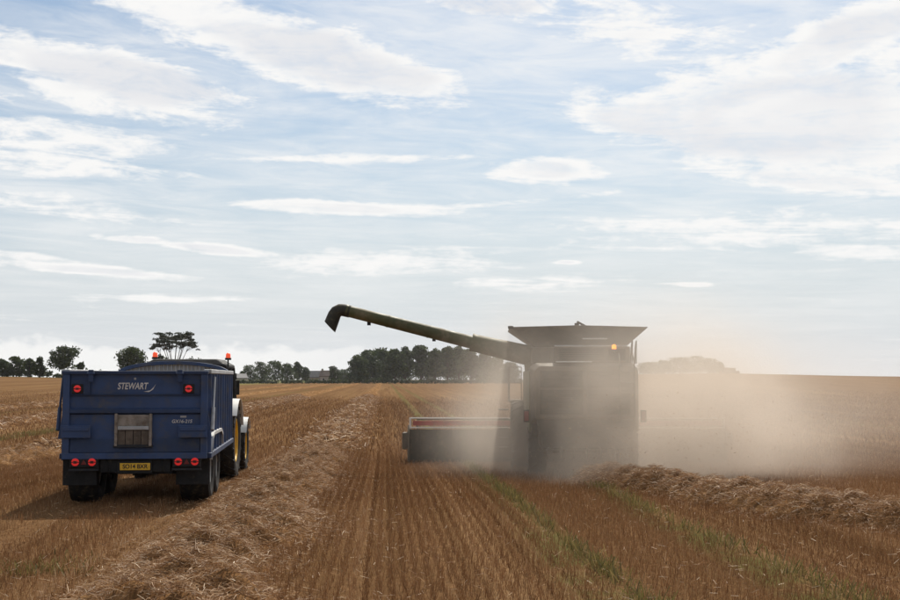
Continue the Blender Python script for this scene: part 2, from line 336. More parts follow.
field = numpy_mesh('field_ground', np.stack([gx.ravel(), gy.ravel(), gz.ravel()], 1), quads=quads, mat=gm, smooth=True)
tag(field, 'brown harvested cereal field running level to the hedges and low rises', kind='structure')

# ------------------------------------------------------------------ straw: thin blades straight from arrays
def blades(base, vec, width, tint, bend=0.0, two=False):
    """one quad (or two) per straw: base points, direction*length vectors, widths"""
    n = len(base); side = np.cross(vec, RNG.normal(size=(n, 3))); side /= np.linalg.norm(side, axis=1)[:, None] + 1e-9
    w = side * (np.asarray(width) / 2)[:, None]
    if not two:
        v = np.stack([base - w, base + w, base + vec + w * 0.7, base + vec - w * 0.7], 1).reshape(-1, 3)
        i = np.arange(n)[:, None] * 4; return v, i + np.array([[0, 1, 2, 3]]), np.asarray(tint)
    mid_ = base + vec * 0.5 + np.array([0, 0, 1.0]) * (np.linalg.norm(vec, axis=1) * bend)[:, None] * RNG.uniform(-.3, 1, (n, 1))
    v = np.stack([base - w, base + w, mid_ + w, mid_ - w, base + vec + w * .6, base + vec - w * .6], 1).reshape(-1, 3)
    i = np.arange(n)[:, None] * 6; q = np.concatenate([i + np.array([[0, 1, 2, 3]]), i + np.array([[3, 2, 4, 5]])])
    return v, q, np.concatenate([tint, tint])
def join(parts):
    vs, qs, ts, o = [], [], [], 0
    for v, q, t in parts: vs.append(v); qs.append(q + o); ts.append(t); o += len(v)
    return np.concatenate(vs), np.concatenate(qs), np.concatenate(ts)
def patch(x, y, s=1.0):
    return (np.sin(x * 1.7 * s + 2 * np.sin(y * .31 * s)) + np.sin(y * .9 * s + 1.3 * np.sin(x * .8 * s)) + np.sin((x + y) * .37 * s + 1.1)) / 3

TRAM1 = [(ground_at(px, py).x, ground_at(px, py).y) for px, py in ((700, 640), (640, 600), (585, 558), (540, 522), (500, 490), (468, 466))] + [(2.2, 45), (2.2, 70), (2.35, 120), (2.4, 300)]
TRAM2 = [(ground_at(px, py).x, ground_at(px, py).y) for px, py in ((900, 622), (840, 596), (765, 562), (700, 535), (650, 512))] + [(4.55, 30), (4.5, 45), (4.4, 70), (4.4, 120), (4.4, 300)]
def along(path, y): p = np.array(path); return np.interp(y, p[:, 1], p[:, 0])

def crushed(x, y):
    """the trailer's tyres have just rolled these strips flat"""
    c = at(136, 378, 23.3); a = R(5.6) - YAW; dx_, dy_ = x - c.x, y - c.y; f = -dx_ * math.sin(a) + dy_ * math.cos(a); l_ = dx_ * math.cos(a) + dy_ * math.sin(a)
    m_ = (np.abs(np.abs(l_) - 1.0) < .3) & (f < 9.5); return np.where(m_, .35 + .4 * ss(-3, -12, f), 1.0)

def stubble(y0, y1, row, step, per, wid, hgt, name_seed):
    out_b, out_v, out_w, out_t = [], [], [], []
    xs = np.arange(-0.42 * y1 - 3, 0.52 * y1 + 3, row); rowtint = RNG.normal(0, 0.09, len(xs)); rowtint += 0.16 * (RNG.random(len(xs)) > 0.9)
    yy = np.arange(y0, y1, step); X, Y = np.meshgrid(xs, yy, indexing='ij'); TT = np.repeat(rowtint[:, None], len(yy), 1)
    X = X.ravel() ; Y = Y.ravel(); TT = TT.ravel()
    k = (X > -0.36 * Y - 4) & (X < 0.42 * Y + 4)
    X, Y, TT = X[k], Y[k], TT[k]
    for _ in range(per):
        n = len(X); x = X + RNG.normal(0, row * (0.22 if y0 < 30 else .4), n); y = Y + RNG.uniform(-step * .6, step * .6, n)
        keep = RNG.random(n) < (0.86 + 0.2 * patch(x, y, .6)) * (1 - ss(75, 195, y)) * ((1 - ss(36, 54, y)) if y0 < 30 else ss(34, 52, y))
        for tr in (TRAM1, TRAM2): keep &= ~((np.abs(x - along(tr, y)) < 0.2) & (RNG.random(n) < 0.75))
        x, y, tt = x[keep], y[keep], TT[keep]; n = len(x)
        h = hgt * RNG.uniform(0.55, 1.2, n) * crushed(x, y) * (1 + 0.12 * patch(x, y, .9)); lean = RNG.normal(0, 0.22, (n, 2))
        out_b.append(np.stack([x, y, hz(x, y) - 0.005], 1)); out_v.append(np.stack([lean[:, 0] * h, lean[:, 1] * h, h], 1))
        out_w.append(wid * RNG.uniform(.7, 1.4, n)); out_t.append(np.clip((0.42 if y0 < 30 else .37) + tt + 0.15 * RNG.normal(size=n) + 0.07 * patch(x, y, .45) + .3 * (RNG.random(n) > .965), 0, 1))
    return blades(*(np.concatenate(q) for q in (out_b, out_v, out_w, out_t)))
v, q, t = join([stubble(10.5, 54, 0.14, 0.047, 3, 0.0056, 0.125, 1), stubble(34, 195, 0.33, 0.28, 2, 0.024, 0.16, 2)])
st = numpy_mesh('stubble', v, quads=q, mat=M['stubble'], col=t); tag(st, 'short cut stubble standing in drill rows across the field', 'stubble', kind='stuff')

# ------------------------------------------------------------------ windrows of straw
def windrow(path, halfw, height, label, near_density, far_density, y_cut=46.0, rough=1.0):
    p = np.array(path, float); seg = np.hypot(*np.diff(p, axis=0).T); L = np.concatenate([[0], np.cumsum(seg)])
    s = [0.0]
    while s[-1] < L[-1]: s.append(s[-1] + max(0.12, 0.006 * math.hypot(np.interp(s[-1], L, p[:, 0]), np.interp(s[-1], L, p[:, 1]))))
    s = np.array(s); cx = np.interp(s, L, p[:, 0]); cy = np.interp(s, L, p[:, 1])
    k_ = np.ones(9) / 9; cx = np.convolve(np.pad(cx, 4, 'edge'), k_, 'valid'); cy = np.convolve(np.pad(cy, 4, 'edge'), k_, 'valid')
    tx, ty = np.gradient(cx), np.gradient(cy); n_ = np.hypot(tx, ty); nxx, nyy = ty / n_, -tx / n_
    ph = RNG.uniform(0, 6, 4)
    def shape(sv, u):
        w = halfw * (1 + 0.13 * np.sin(sv * 0.9 + ph[0]) + 0.1 * np.sin(sv * 2.3 + ph[1])); cxs = np.interp(sv, s, cx); cys = np.interp(sv, s, cy)
        lx, ly = np.interp(sv, s, nxx), np.interp(sv, s, nyy); off = u * w + 0.14 * np.sin(sv * 0.7 + ph[2]) * rough
        x, y = cxs + lx * off, cys + ly * off
        bump = 1 + rough * (0.3 * np.sin(sv * 1.9 + u * 2.1 + ph[3]) * np.sin(u * 3.1 + sv * .6) + 0.3 * np.sin(sv * 4.3 + 3 * u + ph[1]) + 0.3 * np.sin(sv * 7.7 - 5 * u + 2 * np.sin(sv * 1.3)) + .25 * np.sin(sv * 11.3 + 9 * u))
        z = hz(x, y) + height * np.clip(1 - np.abs(u) ** 2.2, 0, 1) * np.clip(bump, .3, 2) - 0.02
        return x, y, z
    us = np.linspace(-1, 1, 15); S, U = np.meshgrid(s, us, indexing='ij'); x, y, z = shape(S.ravel(), U.ravel())
    nu = len(us); ii = (np.arange(len(s) - 1)[:, None] * nu + np.arange(nu - 1)[None, :]).ravel()
    bv = np.stack([x, y, z], 1); bq = np.stack([ii, ii + 1, ii + nu + 1, ii + nu], 1)
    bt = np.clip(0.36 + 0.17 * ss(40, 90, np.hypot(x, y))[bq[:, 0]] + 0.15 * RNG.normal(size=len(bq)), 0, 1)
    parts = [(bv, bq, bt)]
    def scatter(n, s0, s1, wid, lo, hi, two):
        sv = RNG.uniform(s0, s1, n); u = np.clip(RNG.normal(0, 0.55, n), -1.9, 1.9); x, y, z = shape(sv, u)
        a = RNG.uniform(0, 2 * PI, n); e = RNG.normal(0.08, 0.28, n); l = RNG.uniform(lo, hi, n)
        vec = np.stack([np.cos(a) * np.cos(e), np.sin(a) * np.cos(e), np.sin(e)], 1) * l[:, None]
        lift = RNG.random(n) ** 2 * 0.09
        base = np.stack([x, y, z + 0.01 + lift], 1) - vec * 0.5; base[:, 2] = np.maximum(base[:, 2], hz(base[:, 0], base[:, 1]) + .005)
        tint = np.clip(0.42 + lift * 2.2 + 0.2 * RNG.normal(size=n) + 0.4 * (RNG.random(n) > 0.95), 0, 1)
        parts.append(blades(base, vec, wid * RNG.uniform(.7, 1.5, n), tint, 0.12, two))
    d = np.hypot(cx, cy); nearmask = d < y_cut
    for flag in (True, False):
        idx = np.where(nearmask == flag)[0]
        if not len(idx): continue
        s0, s1 = s[idx[0]], s[idx[-1]]
        if flag: scatter(int((s1 - s0) * 2 * halfw * near_density), s0, s1, 0.0052, 0.04, 0.19, True)
        else:
            s1 = min(s1, s0 + 130); scatter(int((s1 - s0) * 2 * halfw * far_density), s0, s1, 0.028, 0.2, 0.5, False)
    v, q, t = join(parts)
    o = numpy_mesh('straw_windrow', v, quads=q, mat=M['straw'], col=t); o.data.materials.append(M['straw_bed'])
    mi = np.zeros(len(q), np.int32); mi[:len(bq)] = 1; o.data.polygons.foreach_set('material_index', mi)
    return tag(o, label, 'straw windrow', 'windrows of straw left by the harvester', 'stuff')
windrow([(-2.2, 8), (-2.1, 16), (-2.1, 26), (-2.2, 45), (-2.2, 120), (-2.3, 590)], 0.98, 0.23, 'wide golden straw windrow running from the foreground to the far trees', 1900, 150)
windrow([(14.5, 9), (12.2, 12.5), (9.9, 16), (7.75, 20), (6.3, 23.5), (5.45, 27), (5.05, 30.2)], 0.8, 0.34, 'curved brown straw windrow lying behind the dusty combine harvester', 2100, 130, rough=0.42)
windrow([(-11.6, 20), (-11.5, 60), (-11.6, 120), (-11.8, 560)], 1.2, 0.22, 'straw windrow passing behind the blue trailer and tractor', 420, 110)
windrow([(-20.9, 44), (-20.9, 120), (-21.3, 480)], 1.2, 0.2, 'second straw windrow left of the blue trailer, beyond the green wheeling', 200, 70)
windrow([(-30.2, 70), (-30.2, 150), (-30.4, 420)], 1.2, 0.2, 'faint farthest straw windrow near the left field edge', 100, 60)

# loose straws strewn over the stubble
n = 8000; y = 11 + 40 * RNG.random(n) ** 1.5; x = RNG.uniform(-0.36, 0.42, n) * y
l = RNG.uniform(.03, .11, n); a = RNG.uniform(0, 2 * PI, n); vec = np.stack([np.cos(a) * l, np.sin(a) * l, RNG.normal(0, .03, n)], 1)
v, q, t = blades(np.stack([x, y, hz(x, y) + RNG.uniform(0.03, 0.13, n)], 1), vec, .0055 * RNG.uniform(.7, 1.5, n), np.clip(.6 + .22 * RNG.normal(size=n), 0, 1))
tag(numpy_mesh('strewn_straw', v, quads=q, mat=M['straw'], col=t), 'loose pale straws strewn over the cut stubble', 'straw', kind='stuff')

# green volunteer grass in the wheelings
def weeds(path, y0, y1, n, width, label, seed_phase, hmul=1.0):
    y = y0 + (y1 - y0) * RNG.random(n * 3); dens = 0.5 + 0.5 * np.sin(y * 0.9 + seed_phase) * np.sin(y * 0.37 + 1 + seed_phase) + .25 * np.sin(y * 2.6)
    y = y[RNG.random(n * 3) < np.clip(dens, 0.15, 1)][:n]; m_ = len(y); x = along(path, y) + RNG.normal(0, width, m_)
    h = RNG.uniform(.06, .2, m_) * hmul; lean = RNG.normal(0, .4, (m_, 2))
    v, q, t = blades(np.stack([x, y, hz(x, y)], 1), np.stack([lean[:, 0] * h, lean[:, 1] * h, h], 1), .011 * RNG.uniform(.6, 1.6, m_), np.clip(.45 + .25 * RNG.normal(size=m_), 0, 1))
    tag(numpy_mesh('wheeling_grass', v, quads=q, mat=M['weed'], col=t), label, 'grass', kind='stuff')
weeds(TRAM1, 11, 60, 3600, .075, 'green grass strip along the wheeling from centre foreground to the header', 0.4)
weeds(TRAM2, 11, 32, 1200, .1, 'darker green grass strip along the wheeling below the curved windrow', 2.1)
weeds([(-15.9, 30), (-15.9, 200)], 34, 90, 6000, .35, 'yellowish green grass strip in the field left of the blue trailer', 1.0)
g0 = ground_at(48, 568); weeds([(g0.x - .25, 10), (g0.x + .25, 20)], g0.y - .7, g0.y + .7, 260, .3, 'small bright green weed patch in the stubble at lower left', 1.7, .7)
# ------------------------------------------------------------------ shared pieces of machines
def text_mesh(body, size, m, parent, loc, shear=0.0, bold=0.0, name='lettering', width=None):
    """lettering facing backwards (-Y), centred at loc"""
    cu = bpy.data.curves.new(name, 'FONT'); cu.body = body; cu.size = size; cu.shear = shear; cu.offset = bold; cu.extrude = 0.003
    cu.align_x = 'CENTER'; cu.align_y = 'CENTER'; tmp = bpy.data.objects.new('tmp', cu); COL.objects.link(tmp)
    bpy.context.view_layer.update(); me = bpy.data.meshes.new_from_object(tmp.evaluated_get(bpy.context.evaluated_depsgraph_get()))
    bpy.data.objects.remove(tmp); bpy.data.curves.remove(cu); me.materials.clear(); me.materials.append(m)
    w = max(v.co.x for v in me.vertices) - min(v.co.x for v in me.vertices); k = (width / w) if width else 1.0
    for v_ in me.vertices: v_.co = (v_.co.x * k, -v_.co.z, v_.co.y)
    o = bpy.data.objects.new(name, me); COL.objects.link(o); o.parent = parent; o.location = loc; return o

def make_wheel(parent, loc, r, w, rim_r, rim_mat, lugs=0, name='wheel', lug_h=0.035, outer=1, dish=0.12):
    """tyre and rim turned about x; outer = +1 when the dished face looks to +x"""
    root = empty(name, loc); root.parent = parent
    h = w / 2; prof = [(-h * .78, rim_r), (-h * .96, rim_r + (r - rim_r) * .3), (-h, rim_r + (r - rim_r) * .6), (-h * .9, r * .965), (-h * .55, r), (0, r * 1.004), (h * .55, r), (h * .9, r * .965), (h, rim_r + (r - rim_r) * .6), (h * .96, rim_r + (r - rim_r) * .3), (h * .78, rim_r)]
    b = MB(); b.lathe(prof, 44)
    if lugs:
        for i in range(lugs):
            for sd_ in (-1, 1):
                a0 = 2 * PI * (i + (0.5 if sd_ > 0 else 0)) / lugs; vs = []
                for (u, da) in ((0.02, 0.0), (1.0, 0.16)):
                    for dz_ in (-0.055, 0.055):
                        for rr in (r * 0.985 if u < .5 else r * .93, r + lug_h if u < .5 else r * .985 + lug_h * .5):
                            a = a0 + da * (0.9 / max(r, .4)) * 1.4 + dz_ / r * 0.62; vs.append((sd_ * u * h, rr * math.cos(a), rr * math.sin(a)))
                b.add(vs, [(0, 1, 3, 2), (4, 6, 7, 5), (0, 4, 5, 1), (2, 3, 7, 6), (1, 5, 7, 3), (0, 2, 6, 4)])
    b.build('tyre', M['rubber'], root, True, auto=40)
    o = outer; rp = [(-o * h * .7, rim_r * .985), (o * h * .82, rim_r * 1.01), (o * h * .84, rim_r * .96), (o * h * .78, rim_r * .9), (o * (h * .5 - dish), rim_r * .8), (o * (h * .4 - dish), rim_r * .45), (o * (h * .62 - dish), rim_r * .36), (o * (h * .62 - dish), 0.02)]
    MB().lathe(rp, 32).build('rim', rim_mat, root, True, auto=35)
    hb = MB(); hb.lathe([(o * (h * .4 - dish), .12 * r / .6), (o * (h * .95 - dish), .11 * r / .6), (o * (h * 1.0 - dish), .02)], 16)
    for k in range(8): a = 2 * PI * k / 8; hb.tube([(o * (h * .55 - dish), rim_r * .4 * math.cos(a), rim_r * .4 * math.sin(a)), (o * (h * .8 - dish), rim_r * .4 * math.cos(a), rim_r * .4 * math.sin(a))], .016, 6)
    hb.build('hub', rim_mat if lugs else M['chassis'], root, True, auto=30)
    return root

def ycyl(b, c, r, y0, y1, n=20):
    """short disc facing along y"""
    b.tube([(c[0], y0, c[1]), (c[0], y1, c[1])], r, n); return b

# ------------------------------------------------------------------ the blue grain trailer
def put(px, depth): p = at(px, 378, depth); return p.x, p.y
TX, TY = put(136, 23.3); THEAD = R(5.6) - YAW
tr = empty('grain_trailer', (TX, TY, float(hz(TX, TY + 1.2))), THEAD)
tag(tr, 'dark blue high-sided grain trailer seen from behind, towed by the tractor', 'trailer')
LB = 6.0; WB = 1.25; ZB, ZT = 0.90, 2.41
def ux(px): return (px - 136) / 55.8
def uz(py): return 2.3 + (378 - py) / 55.8
# tailgate: framed pressed panel with a ridge across
b = MB(); b.bb(-WB + .002, WB - .002, 0.03, 0.07, ZB, ZT - .03)
tg = b.build('tailgate', M['blue'], tr, bevel=0.004)
b = MB(); b.bb(-WB - .02, -WB + .1, -.03, .028, ZB - .0, ZT - .06); b.build('tailgate_post', M['blue'], tg, bevel=.008)
b = MB(); b.bb(WB - .1, WB + .02, -.03, .028, ZB - .0, ZT - .06); b.build('tailgate_post', M['blue'], tg, bevel=.008)
b = MB(); b.bb(-WB - .05, WB + .03, -.045, .11, ZT - .058, ZT); b.build('top_rail', M['blue_dk'], tg, bevel=.008)
b = MB(); b.prism([(-.028, 1.66), (.028, 1.63), (.028, 1.75), (-.028, 1.72)], 'x', -WB + .102, WB - .102); b.build('ridge', M['blue_dk'], tg, bevel=.004)
b = MB(); b.bb(-WB + .102, WB - .102, -.012, .029, 1.98, 2.0); b.build('seam', M['blue_dk'], tg)
b = MB(); b.bb(-WB - .02, WB + .02, -.04, .028, ZB - .06, ZB + .05); b.build('bottom_rail', M['blue'], tg, bevel=.008)
b = MB(); b.prism([(-.02, ZB + .06), (.028, ZB + .06), (.028, 1.2), (.01, 1.2)], 'x', -WB + .11, WB - .11); b.build('skirt_panel', M['blue_dk'], tg, bevel=.004)
for s in (-1, 1):
    x0, x1 = (-WB - .03, ux(93)) if s < 0 else (ux(178.5), WB + .03)
    b = MB(); b.bb(x0, x1, -.085, -.046, 1.22, 1.44); b.bb(x0 + .03, x1 - .03, -.1, -.084, 1.34, 1.41); b.build('corner_bracket', M['blue'], tg, bevel=.012)
    b = MB(); b.bb(s * (WB - .28) - .17, s * (WB - .28) + .17, -.012, .0285, 1.96 + .01, 2.26); b.build('lamp_plate', M['blue_dk'], tg, bevel=.006)
for px in (79.2, 188.2):                                                     # upper stop lamps
    x, z = ux(px), uz(389.6); lp = empty('upper_lamp', (x, 0, z)); lp.parent = tr
    MB().bb(-.1, .1, -.03, -.0125, -.085, .085).build('lamp_housing', M['black'], lp, bevel=.008)
    ycyl(MB(), (0, 0), .064, -.05, -.031).build('lens', M['red'], lp, bevel=.006)
    b = MB(); b.bb(-.028, .028, -.056, -.0505, -.018, .018)
    for q in (-1, 1): b.bb(q * .048 - .016, q * .048 + .016, -.056, -.0505, -.008, .008)
    b.build('lens_core', M['red_core'], lp)
text_mesh('STEWART', 0.165, M['white_ink'], tr, (ux(132.5), .024, uz(387.3)), .2, .003, width=.54)
b = MB(); x0, z0 = ux(150), uz(391.5); b.prism([(x0 - .12, z0 - .02), (x0 - .02, z0 - .026), (x0 + .05, z0 + .02), (x0 + .1, z0 + .12), (x0 + .06, z0 + .06), (x0 + .0, z0 + .004)], 'y', .02, .026); b.build('swoosh', M['white_ink'], tr)
b = MB(); b.bb(ux(135) - .02, ux(135) + .02, .015, .029, uz(379.6) - .02, uz(379.6) + .02); b.build('badge', M['galv'], tr, bevel=.004)
text_mesh('GX16-21S', 0.085, M['white_ink'], tr, (ux(181.5), .024, uz(422.4)), .15, .001, width=.36)
b = MB(); b.bb(ux(180), ux(186), .02, .028, uz(418.6), uz(416.6)); b.build('badge', M['galv'], tr)
# grain chute in the middle of the tailgate
gc = empty('grain_chute', (0, 0, 0)); gc.parent = tr; cx0, cx1, cz0, cz1 = ux(116), ux(152.5), uz(446.5), uz(415.5)
MB().bb(cx0 + .05, cx1 - .05, -.015, .0275, uz(431), cz1).build('chute_plate', M['chute'], gc, bevel=.004)
for x in (cx0, cx1 - .05): MB().bb(x, x + .05, -.06, .027, cz0, cz1 + .02).build('guide_rail', M['chute'], gc, bevel=.006)
MB().bb(cx0 + .052, cx1 - .052, -.05, -.016, uz(430.5), uz(427)).build('slide_handle', M['galv'], gc, bevel=.008)
nb = 4
for k in range(nb):
    w_ = (cx1 - cx0 - .104) / nb; MB().bb(cx0 + .052 + k * w_ + .004, cx0 + .052 + (k + 1) * w_ - .004, -.02 - .012 * (k % 2), .026, cz0 + .02, uz(431) - .005).build('shutter_board', M['board'], gc, bevel=.006)
MB().bb(cx0 - .02, cx1 + .02, -.055, .0265, cz0 - .025, cz0 + .018).build('chute_lip', M['chassis'], gc, bevel=.006)
for x in (-.78, .78):                                                        # hinge arms over the tailgate, hoses below
    b = MB(); b.bb(x - .045, x + .045, -.075, -.046, ZT - .2, ZT + .02); b.tube([(x - .07, -.06, ZT - .05), (x + .07, -.06, ZT - .05)], .028, 10); b.build('hinge', M['blue_dk'], tr, bevel=.006)
for x, zz in ((-.5, .62), (.46, .6)): MB().tube([(x, .05, .84), (x + .05, .03, zz), (x + .16, .05, zz - .03), (x + .24, .2, .72)], .014, 6).build('hose', M['black'], tr, True)
# side walls with upright ribs
for s in (-1, 1):
    b = MB(); xs = sorted((s * WB, s * (WB - .05))); b.bb(xs[0], xs[1], .115, LB, ZB, ZT - .05); sw = b.build('side_wall', M['blue'], tr)
    xs = sorted((s * (WB - .06), s * (WB + .075))); MB().bb(xs[0], xs[1], .116, LB + .05, ZT - .048, ZT + .03).build('top_rail', M['galv'] if s > 0 else M['galv'], sw, bevel=.012)
    for k in range(10):
        y = .2 + k * .62; xs = sorted((s * (WB + .002), s * (WB + .07))); b = MB()
        b.prism([(xs[0], y), (xs[1], y + .025), (xs[1], y + .075), (xs[0], y + .1)], 'z', ZB + .04, ZT - .052); b.build('rib', M['blue'], sw)
    xs = sorted((s * (WB + .001), s * (WB + .09))); MB().bb(xs[0], xs[1], .1, LB, ZB - .06, ZB + .035).build('bottom_rail', M['blue_dk'], sw, bevel=.01)
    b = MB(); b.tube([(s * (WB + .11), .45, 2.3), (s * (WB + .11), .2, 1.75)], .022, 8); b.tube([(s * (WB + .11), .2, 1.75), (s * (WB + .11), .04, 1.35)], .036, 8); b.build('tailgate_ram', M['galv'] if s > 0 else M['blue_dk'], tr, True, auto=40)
    # gusset / mudguard
    gpl = MB(); gpl.prism([(s * (WB + .021), 1.7), (s * (WB + .1), 1.2), (s * (WB + .021), 1.2)], 'y', .0, .06); gpl.build('gusset', M['blue'], tr)
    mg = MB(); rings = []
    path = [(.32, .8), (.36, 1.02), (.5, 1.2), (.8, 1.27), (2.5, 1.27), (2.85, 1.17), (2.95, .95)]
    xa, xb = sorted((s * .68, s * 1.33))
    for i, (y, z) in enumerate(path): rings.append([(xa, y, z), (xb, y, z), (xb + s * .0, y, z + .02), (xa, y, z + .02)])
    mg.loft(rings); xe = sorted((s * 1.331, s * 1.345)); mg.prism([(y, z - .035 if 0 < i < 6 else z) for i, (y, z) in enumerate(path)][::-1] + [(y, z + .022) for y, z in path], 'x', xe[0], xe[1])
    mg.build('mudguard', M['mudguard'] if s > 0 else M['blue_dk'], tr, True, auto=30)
# arched headboard with ribbed inside
arch = [(-WB + .055, ZB)] + [(WB * .955 * math.sin(a), ZT - .04 + .24 * math.cos(a)) for a in np.linspace(-PI / 2 + .02, PI / 2 - .02, 17)] + [(WB - .055, ZB)]
hb = MB().prism(arch, 'y', LB - .03, LB).build('headboard', M['ribbed'], tr)
b = MB(); rim_o = [(WB * .99 * math.sin(a), LB - .05, ZT - .05 + .28 * math.cos(a)) for a in np.linspace(-PI / 2, PI / 2, 23)]
rings = [[(p[0], LB - .12, p[2] - .055), (p[0], LB + .06, p[2] - .055), (p[0] * 1.005, LB + .06, p[2] + .025), (p[0] * 1.005, LB - .12, p[2] + .025)] for p in rim_o]
b.loft(rings).build('arch_rail', M['blue'], hb, bevel=.006)
for k in range(26):
    x = -1.12 + k * .0896; zt = ZT - .065 + .24 * math.sqrt(max(0, 1 - (x / (WB * .97)) ** 2)); MB().prism([(x - .022, LB - .031), (x - .012, LB - .07), (x + .012, LB - .07), (x + .022, LB - .031)], 'z', 1.0, zt).build('corrugation', M['ribbed'], hb)
MB().bb(-WB + .051, WB - .051, .071, LB - .031, ZB, ZB + .04).build('floor', M['blue_dk'], tr)
gl = MB(); N = 24                                                              # a part load of grain inside
vs = [(-WB + .06 + (2 * WB - .12) * i / N, .2 + (LB - .4) * j / N, 1.35 + .45 * math.sin(PI * i / N) * math.sin(PI * j / N) + .02 * random.random()) for j in range(N + 1) for i in range(N + 1)]
gl.add(vs, [(j * (N + 1) + i, j * (N + 1) + i + 1, (j + 1) * (N + 1) + i + 1, (j + 1) * (N + 1) + i) for j in range(N) for i in range(N)]); 
gl.build('grain_load', mat('grain', (0.42, 0.27, 0.11), .8, 0, .2, .2, 20, bump=.4, bscale=80), tr, True)
# running gear
b = MB()
for s in (-1, 1): b.bb(s * .42 - .06, s * .42 + .06, .15, LB + .4, .62, .86)
for y in (.2, 1.0, 1.7, 2.4, 3.6, 4.8, 5.9): b.bb(-.36, .36, y - .05, y + .05, .68, .82)
b.build('chassis', M['chassis'], tr, bevel=.01)
b = MB(); b.prism([(-.2, LB + .4), (.2, LB + .4), (.09, LB + 1.5), (-.09, LB + 1.5)], 'z', .55, .72); b.tube([(0, LB + 1.5, .6), (0, LB + 1.7, .58)], .06, 10); b.build('drawbar', M['chassis'], tr, bevel=.01)
b = MB(); b.tube([(.22, LB + .9, .95), (.22, LB + .9, .25)], .05, 10); b.bb(.12, .32, LB + .8, LB + 1.0, .2, .24); b.build('parking_jack', M['chassis'], tr)
for y in (1.05, 2.4):
    b = MB(); b.bb(-.75, .75, y - .06, y + .06, .5, .62); b.build('axle', M['chassis'], tr, bevel=.01)
    for s in (-1, 1):
        make_wheel(tr, (s * 1.0, y, .565), .57, .56, .3, M['silver'], 0, outer=s, dish=.1)
        b = MB(); b.prism([(y - .4, .72), (y + .4, .72), (y + .3, .62), (y - .3, .62)], 'x', s * .42 - .045, s * .42 + .045); b.build('leaf_spring', M['chassis'], tr)
b = MB(); b.bb(-.62, .62, .06, .13, .6, .84); b.bb(-.3, .3, .0, .058, .58, .8); b.build('rear_beam', M['black'], tr, bevel=.01)
for s in (-1, 1):
    xc = ux(86.5) if s < 0 else ux(187); lc = empty('light_cluster', (xc, -.01, .795)); lc.parent = tr
    MB().bb(-.245, .245, -.02, .06, -.1, .085).build('lamp_housing', M['black'], lc, bevel=.012)
    MB().bb(-.25, .25, .061, .14, -.12, .1).build('lamp_bracket', M['chassis'], lc, bevel=.006)
    for q in (-1, 1):
        le = ycyl(MB(), (q * .145, -.005), .068, -.045, -.021).build('lens', M['red'], lc, bevel=.006)
        b = MB(); b.bb(q * .145 - .032, q * .145 + .032, -.052, -.0455, -.028, .018)
        for w_ in (-1, 1): b.bb(q * .145 + w_ * .052 - .016, q * .145 + w_ * .052 + .016, -.052, -.0455, -.013, .003)
        b.build('lens_core', M['red_core'], lc)
    b = MB(); b.prism([(-.05, -.05), (.05, -.05), (0, .04)], 'y', -.03, -.0205); b.build('reflector', M['reflector'], lc)
    MB().bb(-.26, .26, -.03, .02, -.16, -.125).build('lower_strip', M['chassis'], lc, bevel=.006)
    MB().bb(s * 1.0 - .3, s * 1.0 + .3, .24, .265, .36, .88).build('mudflap', M['black'], tr, bevel=.004)
npl = empty('number_plate', (ux(136.5), -.02, uz(467))); npl.parent = tr
MB().bb(-.265, .265, -.008, .004, -.062, .062).build('plate', M['plate'], npl, bevel=.003)
text_mesh('SO14 BXR', .105, M['ink'], npl, (0, -.0085, 0), 0, .0025, width=.44)

# ------------------------------------------------------------------ the tractor in front
KX, KY = put(188, 31.2); kt = empty('tractor', (KX, KY, float(hz(KX, KY))), R(3.9) - YAW)
tag(kt, 'green tractor with yellow wheel rims and fenders coloured pale for sun glare, hitched ahead of the blue trailer', 'tractor')
for s in (-1, 1):
    make_wheel(kt, (s * .95, 0, .9), .9, .5, .52, M['yellow'], 19, 'rear_wheel', outer=s, dish=.16)
    make_wheel(kt, (s * .98, 2.65, .64), .64, .42, .36, M['yellow'], 15, 'front_wheel', outer=s, dish=.1)
    for (yc, zc, r, x0, x1, a0, a1, nm) in ((0, .9, .98, .62, 1.24, 20, 142, 'rear_fender'), (2.65, .64, .72, .76, 1.22, 35, 150, 'front_fender')):
        rings = []
        for a in np.linspace(R(a0), R(a1), 13):
            y, z = yc + r * math.cos(a), zc + r * math.sin(a); y2, z2 = yc + (r + .03) * math.cos(a), zc + (r + .03) * math.sin(a)
            rings.append([(s * x0, y, z), (s * x1, y, z), (s * (x1 + .01), y2 - .0, z2 - .015), (s * x0, y2, z2)])
        MB().loft(rings).build(nm, M['fender'], kt, True, auto=35)
b = MB(); b.loft([[(-.4, 1.25, .95), (.4, 1.25, .95), (.42, 1.25, 1.75), (-.42, 1.25, 1.75)], [(-.38, 2.6, .95), (.38, 2.6, .95), (.38, 2.6, 1.68), (-.38, 2.6, 1.68)], [(-.32, 3.5, 1.0), (.32, 3.5, 1.0), (.28, 3.45, 1.5), (-.28, 3.45, 1.5)]]); b.build('bonnet', M['tgreen'], kt, bevel=.05)
b = MB(); b.bb(-.3, .3, -.5, 3.3, .55, .94); b.bb(-.85, .85, -.15, .15, .75, 1.05); b.bb(-.8, .8, 2.55, 2.75, .5, .68); b.build('transmission', M['chassis'], kt, bevel=.02)
b = MB(); b.loft([[(-.92, -.45, 1.3), (.92, -.45, 1.3), (.92, 1.3, 1.15), (-.92, 1.3, 1.15)], [(-.97, -.5, 1.9), (.97, -.5, 1.9), (.97, 1.4, 1.9), (-.97, 1.4, 1.9)], [(-.93, -.38, 2.62), (.93, -.38, 2.62), (.93, 1.2, 2.62), (-.93, 1.2, 2.62)]]); b.build('cab_glazing', M['glass'], kt)
